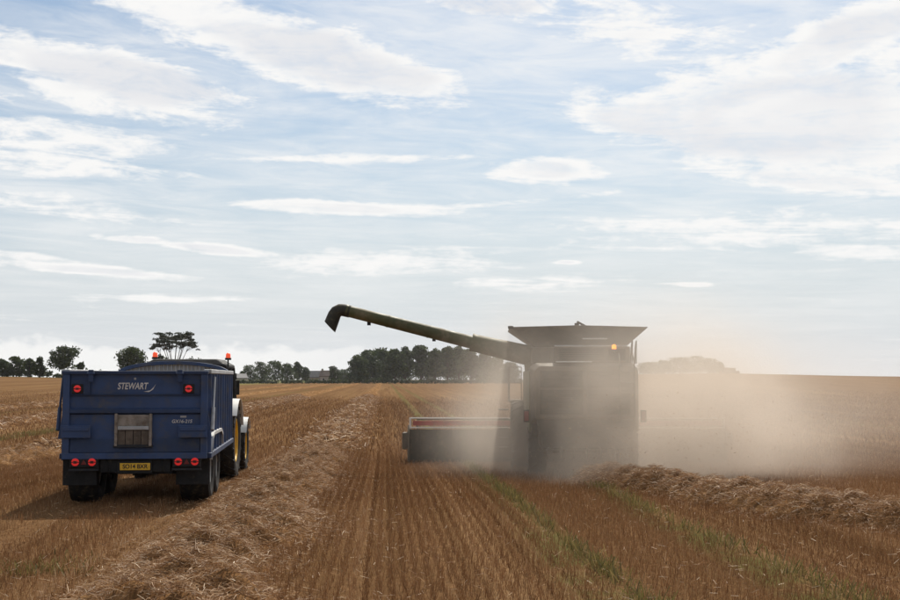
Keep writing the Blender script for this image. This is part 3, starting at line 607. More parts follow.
for s in (-1, 1):
    for y0, y1 in ((-.47, -.36), (.42, .42), (1.36, 1.2)):
        b = MB(); b.tube([(s * .94, y0 if y0 != -.47 else -.46, 1.25), (s * .985, y0 - .02, 1.9), (s * .95, y1, 2.64)], .055, 6); b.build('cab_pillar', M['black'], kt)
b = MB(); b.loft([[(-.97, -.62, 2.62), (.97, -.62, 2.62), (.97, 1.4, 2.62), (-.97, 1.4, 2.62)], [(-.98, -.64, 2.7), (.98, -.64, 2.7), (.98, 1.42, 2.7), (-.98, 1.42, 2.7)], [(-.74, -.5, 2.84), (.74, -.5, 2.84), (.74, 1.2, 2.84), (-.74, 1.2, 2.84)]]); b.build('cab_roof', M['black'], kt, bevel=.03)
b = MB(); b.tube([(.5, 1.5, 1.7), (.62, 1.5, 2.1), (.62, 1.5, 2.75)], [.05, .06, .05], 10); b.build('exhaust', M['black'], kt, True)
for s in (-1, 1):
    b = MB(); b.tube([(s * .9, 1.36, 2.5), (s * 1.0, 1.5, 2.5), (s * 1.0, 1.5, 2.35)], .02, 6); b.box((s * 1.0, 1.48, 2.15), (.18, .06, .36)); b.build('mirror', M['black'], kt, bevel=.01)
for (x, z, stalk) in ((-.74, 2.86, 0), (.98, 2.84, 1)):
    bc = empty('beacon', (x, -.3, z)); bc.parent = kt; b = MB(); b.tube([(0, 0, .03), (0, 0, .12), (0, 0, .15)], [.06, .054, .025], 14); b.build('lens', M['beacon'], bc, True, auto=50)
    b = MB(); b.tube([(0, 0, -.02), (0, 0, .029)], .075, 14)
    if stalk: b.tube([(0, 0, -.02), (0, .02, -.2), (-.08, .02, -.28)], .02, 6)
    b.build('beacon_base', M['black'], bc, True, auto=40)
b = MB()
for s in (-1, 1): b.tube([(s * .35, -.5, .75), (s * .4, -1.0, .6)], .035, 6)
b.bb(-.12, .12, -1.05, -.5, .5, .6); b.build('hitch', M['chassis'], kt)

# ------------------------------------------------------------------ the combine harvester
CX, CY = put(585, 32.0); CHEAD = -R(4.0); CZ = float(hz(CX, CY + 3)); cb = empty('combine_harvester', (CX, CY, CZ), CHEAD)
tag(cb, 'dusty olive combine harvester seen from behind with unloading auger swung out left', 'combine harvester')
CM = Matrix.Translation((CX, CY, CZ)) @ Matrix.Rotation(CHEAD, 4, 'Z'); CI = CM.inverted()
def cl(px, py, depth): return CI @ at(px, py, depth)
def shoulder(w, z0, z1, c): return [(-w, z0), (w, z0), (w, z1 - c), (w - c, z1), (-w + c, z1), (-w, z1 - c)]
b = MB(); b.prism([(x, z) for x, z in shoulder(1.3, 1.05, 2.86, .14)], 'y', .35, 4.6); b.build('body', M['cdark'], cb, bevel=.02)
# rear hood of several panels
b = MB(); b.loft([[(x, .0, z) for x, z in shoulder(1.24, 1.5, 2.78, .12)], [(x, .349, z) for x, z in shoulder(1.34, 1.35, 2.87, .14)]]); b.build('rear_hood', M['cgrey'], cb, bevel=.03)
for k, (x0, x1, z0, z1) in enumerate(((-1.1, -.05, 1.6, 2.2), (.05, 1.1, 1.6, 2.2), (-1.1, -.05, 2.26, 2.66), (.05, 1.1, 2.26, 2.66))):
    b = MB(); b.bb(x0, x1, -.03, -.001, z0, z1)
    for j in range(5 if k < 2 else 3): b.bb(x0 + .08, x1 - .08, -.045, -.029, z0 + .08 + j * .1, z0 + .11 + j * .1)
    b.build('rear_panel', M['cdark'], cb, bevel=.012)
for s in (-1, 1):
    xs = sorted((s * 1.302, s * 1.36))
    for (y0, y1, z0, z1) in ((.4, 1.9, 1.15, 2.68), (1.95, 3.4, 1.3, 2.68), (3.45, 4.55, 1.6, 2.68)):
        MB().bb(xs[0], xs[1], y0, y1, z0, z1).build('side_panel', M['cgreen'], cb, bevel=.03)
    lm = empty('tail_lamp', (s * 1.44, .1, 1.55)); lm.parent = cb; MB().bb(-.07, .07, -.03, .06, -.15, .15).build('lamp_housing', M['black'], lm, bevel=.01); MB().bb(-.055, .055, -.042, -.031, -.12, .12).build('lens', M['reflector'], lm, bevel=.006)
# straw chopper and spreader
b = MB(); b.loft([[(-1.2, .1, 1.5), (1.2, .1, 1.5), (1.2, 1.2, 1.4), (-1.2, 1.2, 1.4)], [(-1.12, -.25, 1.05), (1.12, -.25, 1.05), (1.15, .9, .85), (-1.15, .9, .85)], [(-1.05, -.42, .78), (1.05, -.42, .78), (1.05, .5, .7), (-1.05, .5, .7)]]); b.build('straw_chopper', M['cdark'], cb, bevel=.03)
for k in range(7): MB().box((-.9 + k * .3, -.35, .72), (.02, .5, .22), (.3, 0, (k - 3) * .12)).build('spreader_fin', M['steel'], cb)
b = MB(); b.bb(-1.25, 1.25, 1.0, 1.25, .6, .85); b.build('rear_axle', M['chassis'], cb, bevel=.02)
for s in (-1, 1):
    make_wheel(cb, (s * 1.15, 1.1, .62), .62, .45, .34, M['yellow'], 14, 'rear_wheel', outer=s)
    make_wheel(cb, (s * 1.4, 4.35, .92), .92, .62, .5, M['yellow'], 18, 'drive_wheel', outer=s, dish=.18)
# engine deck
b = MB(); b.bb(-.72, 1.17, .45, 2.2, 2.861, 3.28); dk = b.build('engine_deck', M['cgrey'], cb, bevel=.03)
for k in range(7): MB().bb(-.6, .5, .43, .449, 2.93 + k * .045, 2.952 + k * .045).build('grille_slat', M['cdark'], dk)
MB().bb(.62, 1.05, .43, .4495, 2.93, 3.22).build('service_door', M['cdark'], dk, bevel=.008)
MB().bb(-.72, 1.1, .42, .47, 3.281, 3.31).build('deck_edge', M['galv'], dk)
MB().bb(-.7, .18, -.02, .3, 2.875, 2.9).build('hood_strip', M['galv'], cb, bevel=.004)  # thin pale strip on top of the rear hood
b = MB(); 
for x in (1.2, 1.3): b.tube([(x - .02, .5, 2.85), (x, .5, 3.25), (x + .03, .55, 3.4), (x + .06, .75, 3.42), (x + .08, .95, 3.3), (x + .08, 1.0, 2.85)], .018, 6)
b.build('grab_rail', M['cdark'], cb, True)
b = MB(); 
for x in (.86, 1.2): b.tube([(x, -.08, 1.2), (x, -.09, 2.2), (x, -.06, 2.9), (x, .3, 3.1)], .02, 6)
for k in range(6): b.tube([(.86, -.09, 1.3 + k * .27), (1.2, -.09, 1.3 + k * .27)], .016, 6)
b.build('rear_ladder', M['cdark'], cb, True)
bx, by_, bz = cl(614, 347, 32.4); bc = empty('beacon', (bx, by_, bz)); bc.parent = cb
MB().tube([(0, 0, -.05), (0, 0, .03), (0, 0, .065)], [.058, .054, .026], 14).build('lens', M['amber'], bc, True, auto=50)
b = MB(); b.tube([(0, 0, -.1), (0, 0, -.051)], .068, 14); b.tube([(0, 0, -.1), (0, .08, -.16), (0, .25, -.16)], .025, 6); b.build('beacon_base', M['black'], bc, True, auto=40)
# flared grain tank
b = MB(); b.bb(-1.2, 1.28, 2.201, 4.5, 2.862, 3.3); b.build('grain_tank', M['cgrey'], cb, bevel=.02)
ZH0, ZH1 = 3.3, 3.80
lo = [(-1.08, 2.3), (1.26, 2.3), (1.26, 4.4), (-1.08, 4.4)]; hi = [(-1.78, 1.75), (1.78, 1.75), (1.78, 4.9), (-1.78, 4.9)]
for i in range(4):
    j = (i + 1) % 4; a, c_, d_, e_ = Vector((*lo[i], ZH0)), Vector((*lo[j], ZH0)), Vector((*hi[j], ZH1)), Vector((*hi[i], ZH1))
    nrm = (c_ - a).cross(e_ - a).normalized() * .022; peak = Vector((0, 0, .045)); md = (d_ + e_) / 2 + peak
    b = MB(); b.add([a, c_, d_, md, e_] + [p - nrm for p in (a, c_, d_, md, e_)], [(0, 1, 2, 3, 4), (9, 8, 7, 6, 5)] + [(k, (k + 1) % 5, (k + 1) % 5 + 5, k + 5) for k in range(5)])
    b.build('tank_extension', M['cgrey'], cb)
MB().tube([hi[0] + (ZH1 - .03,), hi[0] + (ZH1 + .04,)], .07, 8).build('corner_cap', M['cdark'], cb)
MB().bb(.1, .75, 1.9, 1.93, 3.5, 3.53).build('tank_strip', M['white'], cb)  # thin white strip across the rear tank panel
b = MB(); b.tube([(-.05, 1.85, 3.8), (-.05, 1.85, 3.92)], .06, 8); b.box((.06, 1.85, 3.9), (.24, .08, .05), (0, .5, 0)); b.build('level_sensor', M['black'], cb)
# unloading auger
e0 = cl(548, 360, 35.2); e1 = cl(472, 342.5, 35.2); e2 = cl(345, 310.3, 35.2)
axis = (e2 - e1).normalized()
ua = empty('unloading_auger', (0, 0, 0)); ua.parent = cb
MB().tube([e0, e1], [.29, .235], 20).build('auger_base_tube', M['cgreen'], ua, True, auto=50)
MB().tube([e1 - axis * .05, e1 + axis * 1.0, e2], [.175, .17, .155], 20).build('auger_tube', M['cgreen'], ua, True, auto=50)
for t_, rr in ((.0, .25), (.34, .176), (.66, .17), (.985, .168)): p = e1.lerp(e2, t_); MB().tube([p - axis * .025, p + axis * .025], rr, 20).build('auger_band', M['cgreen'], ua, True, auto=40)
sp = [cl(px, py, 35.2) for px, py in ((350, 311.6), (344, 310.2), (340, 310), (336.4, 312), (334.4, 315), (332.8, 319), (331.2, 323.2), (329.8, 326.8))]; rings = []
for i, c_ in enumerate(sp):
    dv = (sp[min(i + 1, 7)] - sp[max(i - 1, 0)]).normalized(); sv = Vector((0, 1, 0)); uv = dv.cross(sv).normalized(); rr = .168 if i < 3 else .175 + .004 * (i - 3)
    skew = dv * (-.09 if i == 7 else 0)
    rings.append([c_ + sv * rr * math.cos(a) + uv * rr * math.sin(a) - skew * math.sin(a) for a in np.linspace(0, 2 * PI, 17)[:-1]])
MB().loft(rings).build('spout', M['spout'], ua, True, auto=50)
for (px, py) in ((369, 323.5), (434, 339.5)): p = cl(px, py, 35.2); MB().box(p, (.09, .1, .1)).tube([p, p + Vector((0, 0, .12))], .015, 6).build('work_lamp', M['black'], ua)
e3 = Vector((-.9, e0.y, e0.z)); b = MB(); b.tube([(-1.05, e0.y, 2.2), (-1.15, e0.y, e0.z - .1), e0], [.26, .26, .25], 16); b.build('auger_elbow', M['cgreen'], ua, True, auto=50)
# operator cab, platform and ladder on the left
b = MB(); b.loft([[(-.85, 4.62, 1.9), (.85, 4.62, 1.9), (.85, 6.0, 1.9), (-.85, 6.0, 1.9)], [(-.9, 4.62, 2.7), (.9, 4.62, 2.7), (.9, 6.25, 2.7), (-.9, 6.25, 2.7)], [(-.85, 4.62, 3.25), (.85, 4.62, 3.25), (.85, 6.1, 3.25), (-.85, 6.1, 3.25)]]); b.build('cab_glazing', M['glass'], cb)
MB().bb(-.95, .95, 4.6, 6.4, 3.251, 3.42).build('cab_roof', M['cgreen'], cb, bevel=.05)
MB().bb(-1.75, -.92, 4.75, 5.9, 1.8, 1.87).build('platform', M['cgrey'], cb, bevel=.01)
b = MB()
for z in (2.35, 2.8): b.tube([(-1.74, 4.78, z), (-1.74, 5.9, z)], .014, 6); b.tube([(-1.74, 4.78, z), (-1.4, 4.78, z)], .014, 6)
for (x, y) in ((-1.74, 4.78), (-1.74, 5.9), (-1.4, 4.78)): b.tube([(x, y, 1.8), (x, y, 2.8)], .014, 6)
b.build('handrail', M['cgrey'], cb, True)
for k in range(5): MB().bb(-2.05, -1.76, 4.8 - .05 * k, 5.2, .5 + k * .27, .53 + k * .27).build('ladder_step', M['cdark'], cb)
b = MB(); b.loft([[(-.75, 4.4, .9), (.75, 4.4, .9), (.75, 4.4, 1.75), (-.75, 4.4, 1.75)], [(-.75, 6.5, .25), (.75, 6.5, .25), (.75, 6.5, .95), (-.75, 6.5, .95)]]); b.build('feeder_house', M['cdark'], cb, bevel=.02)
# cutting header
hd = empty('header', (0, 6.5, 0)); hd.parent = cb; HW = 4.65
MB().prism([(0, .02), (.06, .0), (.1, .95), (.04, .97)], 'x', -HW, HW).build('back_sheet', M['cdark'], hd)
MB().bb(-HW + .1, HW - .1, .04, .09, 1.08, 1.22).build('red_guard', M['hred'], hd)
for z in (1.02, 1.30): MB().tube([(-HW + .05, -.02, z), (HW - .05, -.02, z)], .022, 8).build('top_tube', M['white'], hd, True)
for k in range(10): x = -HW + .3 + k * (2 * HW - .6) / 9; MB().bb(x - .03, x + .03, -.04, .0, .1, .96).build('back_stiffener', M['cdark'], hd, bevel=.006)
MB().prism([(.05, .05), (1.1, .02), (1.1, .06), (.08, .12)], 'x', -HW, HW).build('header_floor', M['steel'], hd)
MB().tube([(-HW + .05, .45, .42), (HW - .05, .45, .42)], .2, 14).build('feed_auger', M['steel'], hd, True)
b = MB(); b.bb(-HW, HW, 1.1, 1.16, .03, .06)
for k in range(90): x = -HW + .05 + k * .103; b.add([(x - .02, 1.16, .03), (x + .02, 1.16, .03), (x, 1.27, .045), (x, 1.16, .06)], [(0, 1, 2), (1, 3, 2), (3, 0, 2)])
b.build('cutter_bar', M['steel'], hd)
for s in (-1, 1):
    xs = sorted((s * HW, s * (HW + .06))); MB().prism([(-.1, .0), (1.1, .0), (2.0, .08), (1.3, .45), (.9, 1.05), (.1, 1.1), (-.1, .9)], 'x', xs[0], xs[1]).build('end_divider', M['cgrey'], hd, bevel=.015)
    xs = sorted((s * (HW + .061), s * (HW + .22))); MB().bb(xs[0], xs[1], -.08, .35, .38, .88).build('end_shield', M['cgrey'], hd, bevel=.04)
    MB().tube([(s * (HW - .02), .02, 1.0), (s * (HW - .02), .02, 1.32)], .03, 8).build('tube_end', M['white'], hd)
    b = MB(); b.tube([(s * (HW - .12), .1, 1.15), (s * (HW - .12), .85, 1.12)], .045, 8); b.build('reel_arm', M['cgrey'], hd)
rl = MB(); RY, RZ, RR = .85, .78, .48; rl.tube([(-HW + .2, RY, RZ), (HW - .2, RY, RZ)], .06, 10)
for k in range(6):
    a = 2 * PI * k / 6 + .2; y, z = RY + RR * math.cos(a), RZ + RR * math.sin(a); rl.tube([(-HW + .2, y, z), (HW - .2, y, z)], .025, 6)
    for j in range(60): x = -HW + .25 + j * .153; rl.tube([(x, y, z), (x, y - .04, z - .2)], .008, 3)
    for x in np.linspace(-HW + .2, HW - .2, 6): rl.tube([(x, RY, RZ), (x, y, z)], .022, 5)
rl.build('reel', M['cgrey'], hd)
# ------------------------------------------------------------------ trees
def leaf_cloud(blobs, n, size, seed, flat=1.0, shell=.55):
    """leaf faces scattered through ellipsoid clumps (cx, cy, cz, rx, ry, rz)"""
    g = np.random.default_rng(seed); bl = np.array(blobs); wgt = bl[:, 3] * bl[:, 4] * bl[:, 5]; wgt = wgt ** .75; k = g.choice(len(bl), n, p=wgt / wgt.sum())
    d = g.normal(size=(n, 3)); d /= np.linalg.norm(d, axis=1)[:, None]; r = (shell + (1 - shell) * g.random(n)) ** 1.0; r *= 1 + .18 * g.normal(size=n)
    c = bl[k, :3] + d * r[:, None] * bl[k, 3:6]
    u = g.normal(size=(n, 3)); u /= np.linalg.norm(u, axis=1)[:, None]; w = np.cross(u, g.normal(size=(n, 3))); w /= np.linalg.norm(w, axis=1)[:, None]
    s = size * g.uniform(.5, 1.3, n)[:, None]; u = u * s; w = w * s * .6 * flat
    v = np.stack([c - u, c + w, c + u, c - w], 1).reshape(-1, 3); q = np.arange(n)[:, None] * 4 + np.array([[0, 1, 2, 3]])
    t = np.clip(.35 + .25 * g.normal(size=n) + .35 * g.random(len(bl))[k] - .1, 0, 1)
    return v, q, t
def plant_tree(px, top, halfw, depth, label, kind='broad', base=None, seed=0, group=None, n=2600, name='broadleaf_tree', lobes=16):
    g = random.Random(seed * 977 + int(px)); c = at(px, 378, depth); gz_ = float(hz(c.x, c.y)); zt = at(px, top, depth).z; H = zt - gz_
    r = halfw / FPX * depth; root = empty(name, (c.x, c.y, gz_ - .05)); tag(root, label, 'tree', group)
    b = MB(); th = H * (.5 if kind != 'umbrella' else .45); lean = (g.uniform(-.04, .04) * H, g.uniform(-.04, .04) * H)
    R0 = max(.14, H * .022)
    blobs = []
    if kind == 'umbrella':
        fork = (lean[0], lean[1], H * .2); b.tube([(0, 0, 0), (lean[0] * .6, lean[1] * .6, H * .15), fork], [R0 * 1.4, R0 * 1.1, R0], 8)
        for k in range(13):
            a = 2 * PI * k / 13 + g.uniform(-.3, .3); rr = r * g.uniform(.45, .92); zz = H * (.94 - .26 * (rr / r) ** 2 + g.uniform(-.03, .02))
            e = Vector((math.cos(a) * rr, math.sin(a) * rr, zz)); m1 = Vector(fork).lerp(e, .45) + Vector((math.cos(a) * rr * .02, 0, -H * .03)); b.tube([fork, m1, e], [R0 * .5, R0 * .32, R0 * .1], 6)
            for j in range(4):
                t_ = g.uniform(.45, .8); s0 = m1.lerp(e, t_); e2_ = e + Vector((g.uniform(-.28, .28) * r, g.uniform(-.28, .28) * r, g.uniform(-.03, .05) * H)); b.tube([s0, s0.lerp(e2_, .5) + Vector((0, 0, -.02 * H)), e2_], [R0 * .22, R0 * .15, R0 * .07], 5)
                blobs.append((e2_.x, e2_.y, e2_.z + .01 * H, r * .17, r * .17, H * .022))
            blobs.append((e.x, e.y, e.z + .02 * H, r * .2, r * .2, H * .026))
        for k in range(40): a = g.uniform(0, 6.28); rr = r * g.random() ** .5; blobs.append((math.cos(a) * rr, math.sin(a) * rr, H * (.98 - .3 * (rr / r) ** 2 + g.uniform(-.06, .01)), r * g.uniform(.08, .17), r * .14, H * g.uniform(.015, .035)))
    else:
        b.tube([(0, 0, 0), (lean[0] * .5, lean[1] * .5, th * .5), (lean[0], lean[1], th), (lean[0] * 1.2, lean[1] * 1.2, H * .82)], [R0 * 1.3, R0, R0 * .75, R0 * .2], 8)
        z0 = {'broad': .2, 'tall': .12, 'bush': .03}[kind] * H
        for k in range(lobes):
            a = 2.4 * k + g.uniform(-.4, .4); f = (k + .5) / lobes; zz = z0 + (H - z0) * (.12 + .78 * f); env = math.sin(PI * min(1, .22 + .68 * f)) ** .7
            rr = r * env * g.uniform(.2, .85); e = Vector((math.cos(a) * rr, math.sin(a) * rr, zz))
            sr = r * g.uniform(.2, .46); blobs.append((e.x, e.y, e.z, sr, sr, min(sr * g.uniform(.65, 1.0), (H - e.z) * .95 + .1)))
            s0 = Vector((lean[0] * .8, lean[1] * .8, max(.12 * H, zz - .22 * H))); s0.z = min(s0.z, th); b.tube([s0, s0.lerp(e, .55) + Vector((0, 0, .02 * H)), e], [R0 * .42, R0 * .26, R0 * .08], 5)
        blobs.append((lean[0], lean[1], H * .9, r * .35, r * .35, H * .1))
    b.build('trunk', M['bark'], root, True)
    v, q, t = leaf_cloud(blobs, n, (.5 if kind != 'umbrella' else .22) * max(.6, min(1.5, H / 14)), seed + int(px), 1.0, .45)
    cr = numpy_mesh('crown', v, quads=q, mat=M['needle' if kind == 'umbrella' else 'leaf'], col=t); cr.parent = root
    return root
# left skyline
plant_tree(174, 330, 23.5, 345, 'tall umbrella-crowned pine with bare forked limbs behind the blue trailer', 'umbrella', seed=3, n=8000, name='umbrella_pine')
plant_tree(131.5, 346.5, 18.5, 340, 'round dense dark tree just left of the umbrella pine', 'bush', seed=5, n=4600, lobes=22)
plant_tree(63, 346, 18, 350, 'broad spreading dark tree standing alone left of the trailer', 'broad', seed=8, n=3600)
plant_tree(81, 362, 6.5, 352, 'small tree just right of the broad spreading tree', 'bush', seed=9, n=900)
plant_tree(40, 356.5, 7.5, 356, 'slim tree just left of the broad spreading tree', 'bush', seed=10, n=1900)
plant_tree(30, 358, 8.8, 358, 'slender gappy tree, third from the left picture edge', 'bush', seed=11, n=1900)
plant_tree(16, 356.5, 10.0, 355, 'gappy tree, second from the left picture edge', 'bush', seed=12, n=1900)
plant_tree(2, 359, 10.0, 357, 'dark tree at the left picture edge', 'bush', seed=13, n=1900)
plant_tree(100, 369.5, 3.5, 380, 'tiny round tree on the skyline left of the dense dark tree', 'bush', seed=14, n=400)
plant_tree(192, 358, 17, 350, 'low wide bush under the umbrella pine', 'bush', seed=15, n=2600, lobes=24)
plant_tree(160, 354, 13, 349, 'bushy tree between the dense tree and the umbrella pine', 'bush', seed=16, n=1600)
# centre wood
G = 'trees of the wood behind the auger'
wood = [(357, 355, 9, 'bush', 'leftmost low rounded tree of the central wood'), (368, 349.5, 13, 'bush', 'large dense tree on the left shoulder of the central wood'), (383, 348, 11, 'bush', 'dense tree third from the left in the central wood'),
        (395, 348.5, 9, 'broad', 'tree fourth from the left in the central wood'), (406, 346.5, 7.5, 'tall', 'slim tall tree fifth from the left in the central wood'), (421, 345, 9.5, 'tall', 'tallest wide tree in the middle of the central wood'),
        (435, 348.5, 7, 'tall', 'narrow tree just right of the tallest in the central wood'), (447, 346, 9, 'tall', 'tree below the middle of the unloading auger'), (459, 346, 9, 'broad', 'tree below the auger just left of its base section'),
        (471, 349, 9, 'broad', 'tree under the thick base section of the auger'), (484, 352, 10, 'bush', 'dust-veiled tree near the right end of the central wood'), (497, 357, 10, 'bush', 'dust-veiled last tree at the right end of the central wood'), (510, 362, 9, 'bush', 'lowest dusty tree beside the combine cab')]
for i, (px, top, hw, kind, lab) in enumerate(wood): plant_tree(px, top, hw * 1.3, 590 + 18 * (i % 3), lab, kind, seed=20 + i, group=G, n=5200, lobes=26)
for i, (px, top, hw) in enumerate(((374, 360, 18), (402, 361, 18), (428, 361, 18), (455, 362, 18), (480, 364, 17))):
    plant_tree(px, top, hw, 640 + 4 * i, ['understorey bush behind the left end of the central wood', 'understorey bush behind the slim trees of the central wood', 'understorey bush behind the tallest tree of the central wood', 'understorey bush behind the trees under the auger', 'understorey bush behind the dusty end of the wood'][i], 'bush', seed=40 + i, group='understorey of the central wood', n=3000, name='understorey_bush', lobes=26)
# left-centre trees
for i, (px, top, hw, kind, lab) in enumerate(((250, 364.5, 8, 'bush', 'leftmost low tree right of the tractor beacon'), (262, 361.5, 10, 'bush', 'rounded tree second from the tractor beacon'), (275, 360.5, 10, 'bush', 'highest rounded tree between tractor and farm houses'), (287, 363, 8, 'bush', 'rounded tree left of the slim pointed tree'),
        (297.5, 361.5, 5, 'tall', 'slim pointed tree left of the farm houses'), (305, 366.5, 5, 'bush', 'small tree touching the left farm house'), (333.5, 365.5, 5.5, 'bush', 'small round tree rising behind the farm house roofs'), (347, 369, 9, 'bush', 'low tree between the farm houses and the central wood'), (243, 371, 4, 'bush', 'dark small bush beside the tractor cab'))):
    plant_tree(px, top, hw * 1.35, 610 + 10 * (i % 3), lab, kind, seed=60 + i, group='trees left of the farm houses', n=2400, lobes=18)
# hilltop wood on the right
for i, (px, top, hw, lab) in enumerate(((648, 362, 12, 'leftmost hazy tree of the hilltop wood right of the combine'), (664, 360, 11, 'second hazy tree of the hilltop wood'), (680, 357, 12, 'third hazy tree of the hilltop wood'), (695, 355.5, 12, 'highest hazy tree of the hilltop wood'), (709, 358, 11, 'second hazy tree from the right end of the hilltop wood'), (719, 362, 7, 'last hazy tree at the right end of the hilltop wood'))):
    plant_tree(px, top, hw * 1.3, 445 + 8 * (i % 2), lab, 'bush', seed=80 + i, group='trees of the hilltop wood', n=1700, lobes=20)
# hedges along the far end of the field
def hedge(px0, px1, depth, hgt, label, seed):
    g = np.random.default_rng(seed); a, c = at(px0, 378, depth), at(px1, 378, depth); L = (c - a).length; n = max(6, int(L / 1.6)); m = (a + c) / 2; zz = float(hz(m.x, m.y))
    root = empty('hedge', (m.x, m.y, zz)); tag(root, label, 'hedge', 'hedges along the far field edge')
    d = (c - a).normalized(); blobs = []; b = MB()
    for i in range(n):
        s = (i + .5) / n - .5; p = d * (s * L); h = hgt * g.uniform(.75, 1.2); blobs.append((p.x, p.y, h * .5, 1.2, 1.0, h * .5))
        if i % 3 == 0: b.tube([(p.x, p.y, -.1), (p.x + .1, p.y, h * .6)], [.1, .04], 5)
    b.build('stems', M['bark'], root); v, q, t = leaf_cloud(blobs, int(L * 60), .4, seed, 1.0, .3)
    f = numpy_mesh('foliage', v, quads=q, mat=M['leaf'], col=t); f.parent = root
for i, (p0, p1, h, lab) in enumerate(((238, 278, 1.5, 'low hedge right of the tractor below the rounded trees'), (281, 303, 1.9, 'short hedge left of the farm houses'), (305, 352, 1.7, 'hedge in front of the farm houses'), (354, 398, 2.2, 'dark hedge at the foot of the wood, left of the central windrow end'), (400, 448, 2.0, 'long hedge at the foot of the wood under the auger tip'), (450, 540, 1.9, 'dust-veiled hedge running behind the combine cab'))):
    hedge(p0, p1, 572 + 3 * i, h * 1.1, lab, 200 + i)
hedge(-12, 52, 362, 1.9, 'dark hedge along the skyline at the left picture edge', 220); hedge(54, 112, 364, 1.5, 'thin hedge on the skyline between the broad tree and the dense tree', 221)
# farm houses in the gap
def house(px, depth, w, d, hw, hr, wallm, roofm, label, rz, chim=1, name='farm_house'):
    c = at(px, 378, depth); root = empty(name, (c.x, c.y, float(hz(c.x, c.y)) - .1), rz); tag(root, label, 'house')
    MB().bb(-w / 2, w / 2, -d / 2, d / 2, 0, hw).prism([(-d / 2, hw), (d / 2, hw), (0, hw + hr - .1)], 'x', -w / 2, w / 2).build('wall', wallm, root)
    e = .35
    b = MB()
    for s in (-1, 1): b.prism([(s * (d / 2 + e), hw - e * hr / (d / 2)), (s * .0, hw + hr), (s * .0, hw + hr + .25), (s * (d / 2 + e), hw - e * hr / (d / 2) + .25)], 'x', -w / 2 - e, w / 2 + e)
    rf = b.build('roof', roofm, root)
    for k in range(chim): x = (-w / 2 + .6) if k == 0 else (w / 2 - .6); MB().bb(x - .4, x + .4, -.4, .4, hw + hr - .5, hw + hr + 1.1).build('chimney', M['stone'], rf)
    nwin = max(2, int(w / 3.2))
    for k in range(nwin):
        x = -w / 2 + w * (k + .5) / nwin; wn = empty('window', (x, -d / 2, hw * .55)); wn.parent = root
        MB().bb(-.55, .55, -.06, -.005, -.65, .65).build('frame', M['white'], wn); MB().bb(-.45, .45, -.075, -.061, -.55, .55).build('pane', M['window'], wn)
house(314, 660, 9, 6, 3.2, 2.9, M['stone'], M['slate'], 'stone farm house with slate roof, left of the pair', R(8))
house(329, 650, 8, 6, 3.6, 2.6, M['render'], M['tile'], 'pale farm house with brown tiled roof below the small round tree', R(-12), 2)
house(341, 655, 9, 6, 2.6, 2.4, M['stone'], M['slate'], 'low stone farm house nearest the central wood', R(5), 1)
house(237, 600, 8, 7, 2.6, 1.8, M['render'], M['slate'], 'small pale barn just right of the tractor cab', R(20), 0, 'barn')
# bale stack on the right skyline
c = at(730, 378, 432); bs = empty('bale_stack', (c.x, c.y, float(hz(c.x, c.y)))); tag(bs, 'small hazy stack of bales on the skyline right of the hilltop wood', 'bale stack')
for k in range(5):
    for j in range(2):
        if j == 1 and k in (0, 4): continue
        MB().bb(-3.1 + k * 1.25, -1.9 + k * 1.25, -.6, .6, j * 1.02, j * 1.02 + 1.0).build('bale', mat('bale_straw', (.3, .22, .12), .9, 0, .2, .2, 2.0) if k == 0 and j == 0 else bpy.data.materials['bale_straw'], bs, bevel=.06)

# ------------------------------------------------------------------ dust thrown up by the combine
x0, x1, y0_, y1_, z0, z1 = -4.0, 44.0, 22.0, 74.0, -1.0, 7.0
dm = bpy.data.materials.new('harvest_dust'); dm.use_nodes = True; D = NT(dm.node_tree); D.n.clear()
pv = D.node('ShaderNodeVolumePrincipled'); pv.inputs['Color'].default_value = (.8, .72, .635, 1); pv.inputs['Anisotropy'].default_value = .4; pv.inputs['Density'].default_value = 1.0
mo = D.node('ShaderNodeOutputMaterial'); D.l.new(pv.outputs[0], mo.inputs['Volume'])
dm.cycles.volume_step_rate = 3.0
gt = bpy.data.node_groups.new('dust_field', 'GeometryNodeTree'); gt.interface.new_socket('Geometry', in_out='INPUT', socket_type='NodeSocketGeometry'); gt.interface.new_socket('Geometry', in_out='OUTPUT', socket_type='NodeSocketGeometry'); gt.is_modifier = True
D = NT(gt); P = D.node('GeometryNodeInputPosition').outputs[0]
nz = D.noise(P, .42, 5.0, .62, .5); nw = D.noise(P, .16, 2.0, .5, 0, 1)
WP = D.vmath('ADD', P, D.vmath('MULTIPLY', D.vmath('SUBTRACT', nw, (.5, .5, .5)), (5.0, 5.0, 2.4)))
tot = None
PLUMES = [  # centre, radii, strength (per metre)
    (8.3, 33.0, 1.0, 2.2, 3.4, 1.9, .2), (6.0, 30.3, 0.7, 2.2, 1.7, 1.8, .36), (5.8, 30.8, 2.5, 2.4, 1.8, 1.4, .085), (8.6, 33.5, 2.3, 3.0, 3.0, 1.0, .03), (3.4, 34.8, 1.1, 1.2, 1.9, 1.7, .27), (3.6, 33.0, 0.5, 1.7, 1.8, 0.9, .22),
    (11.5, 36.0, 1.0, 3.5, 5.0, 1.5, .026), (19.0, 46.0, 1.2, 12.0, 13.0, 2.4, .009)]
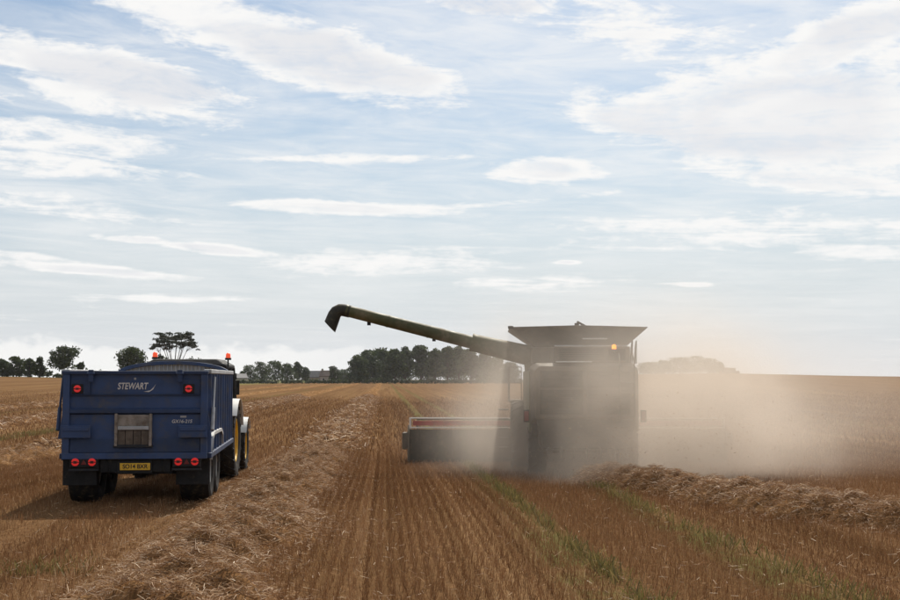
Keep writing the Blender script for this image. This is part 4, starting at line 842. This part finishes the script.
for (cx, cy, cz, rx, ry, rz, st_) in PLUMES:
    q = D.vmath('DIVIDE', D.vmath('SUBTRACT', WP, (cx, cy, cz)), (rx, ry, rz)); n_ = D.node('ShaderNodeVectorMath', operation='DOT_PRODUCT'); D.l.new(q, n_.inputs[0]); D.l.new(q, n_.inputs[1])
    e_ = D.math('MULTIPLY', D.math('EXPONENT', D.math('MULTIPLY', n_.outputs['Value'], -1.0)), st_)
    tot = e_ if tot is None else D.math('ADD', tot, e_)
tot = D.math('MULTIPLY', tot, D.ramp(nz, .32, .68, .2, 1.85))
sx, sy, sz = D.sep(P)
fade = D.math('MULTIPLY', D.math('MULTIPLY', D.ramp(sx, x0, x0 + 4), D.ramp(sx, x1, x1 - 14)), D.math('MULTIPLY', D.ramp(sy, y0_, y0_ + 3), D.math('MULTIPLY', D.ramp(sy, y1_, y1_ - 20), D.ramp(sz, z1, z1 - 3))))
dn = D.math('MULTIPLY', tot, fade); dn = D.math('MULTIPLY', dn, D.ramp(dn, .0005, .004))
vc = D.node('GeometryNodeVolumeCube'); D.l.new(dn, vc.inputs['Density']); vc.inputs['Min'].default_value = (x0, y0_, z0); vc.inputs['Max'].default_value = (x1, y1_, z1)
for k_, n_ in (('Resolution X', 160), ('Resolution Y', 150), ('Resolution Z', 36)): vc.inputs[k_].default_value = n_
sm = D.node('GeometryNodeSetMaterial'); sm.inputs['Material'].default_value = dm; D.l.new(vc.outputs[0], sm.inputs[0])
go = D.node('NodeGroupOutput'); D.l.new(sm.outputs[0], go.inputs[0]); D.node('NodeGroupInput')
dust = MB().bb(x0, x1, y0_, y1_, z0, z1).build('dust_cloud', dm); tag(dust, 'tan cloud of harvest dust drifting right from the combine', 'dust', kind='stuff')
dmod = dust.modifiers.new('dust', 'NODES'); dmod.node_group = gt

# chaff flying behind the chopper
n = 2600; c0 = np.array([5.3, 30.4, .8]); p = c0 + RNG.normal(size=(n, 3)) * np.array([1.5, 1.5, .75]); p[:, 0] += np.abs(RNG.normal(size=n)) * 1.2; p = p[(p[:, 2] > hz(p[:, 0], p[:, 1]) + .02) & (p[:, 2] < 2.0)]
n = len(p); vec = RNG.normal(size=(n, 3)); vec *= (RNG.uniform(.012, .05, n) / np.linalg.norm(vec, axis=1))[:, None]
v, q, t = blades(p, vec, RNG.uniform(.005, .011, n), np.clip(.6 + .25 * RNG.normal(size=n), 0, 1))
tag(numpy_mesh('flying_chaff', v, quads=q, mat=M['straw'], col=t), 'fine straw chaff flying in the dust behind the combine', 'chaff', kind='stuff')

# ------------------------------------------------------------------ thin summer haze over the whole field
hm = bpy.data.materials.new('summer_haze'); hm.use_nodes = True; Hn = NT(hm.node_tree); Hn.n.clear()
hv = Hn.node('ShaderNodeVolumePrincipled'); hv.inputs['Color'].default_value = (.86, .9, .95, 1); hv.inputs['Density'].default_value = .00006; hv.inputs['Anisotropy'].default_value = .3
ho = Hn.node('ShaderNodeOutputMaterial'); Hn.l.new(hv.outputs[0], ho.inputs['Volume'])
tag(MB().bb(-2800, 2800, -80, 4300, -8, 32).build('haze', hm), 'thin pale summer haze hanging over the field', 'haze', kind='stuff')
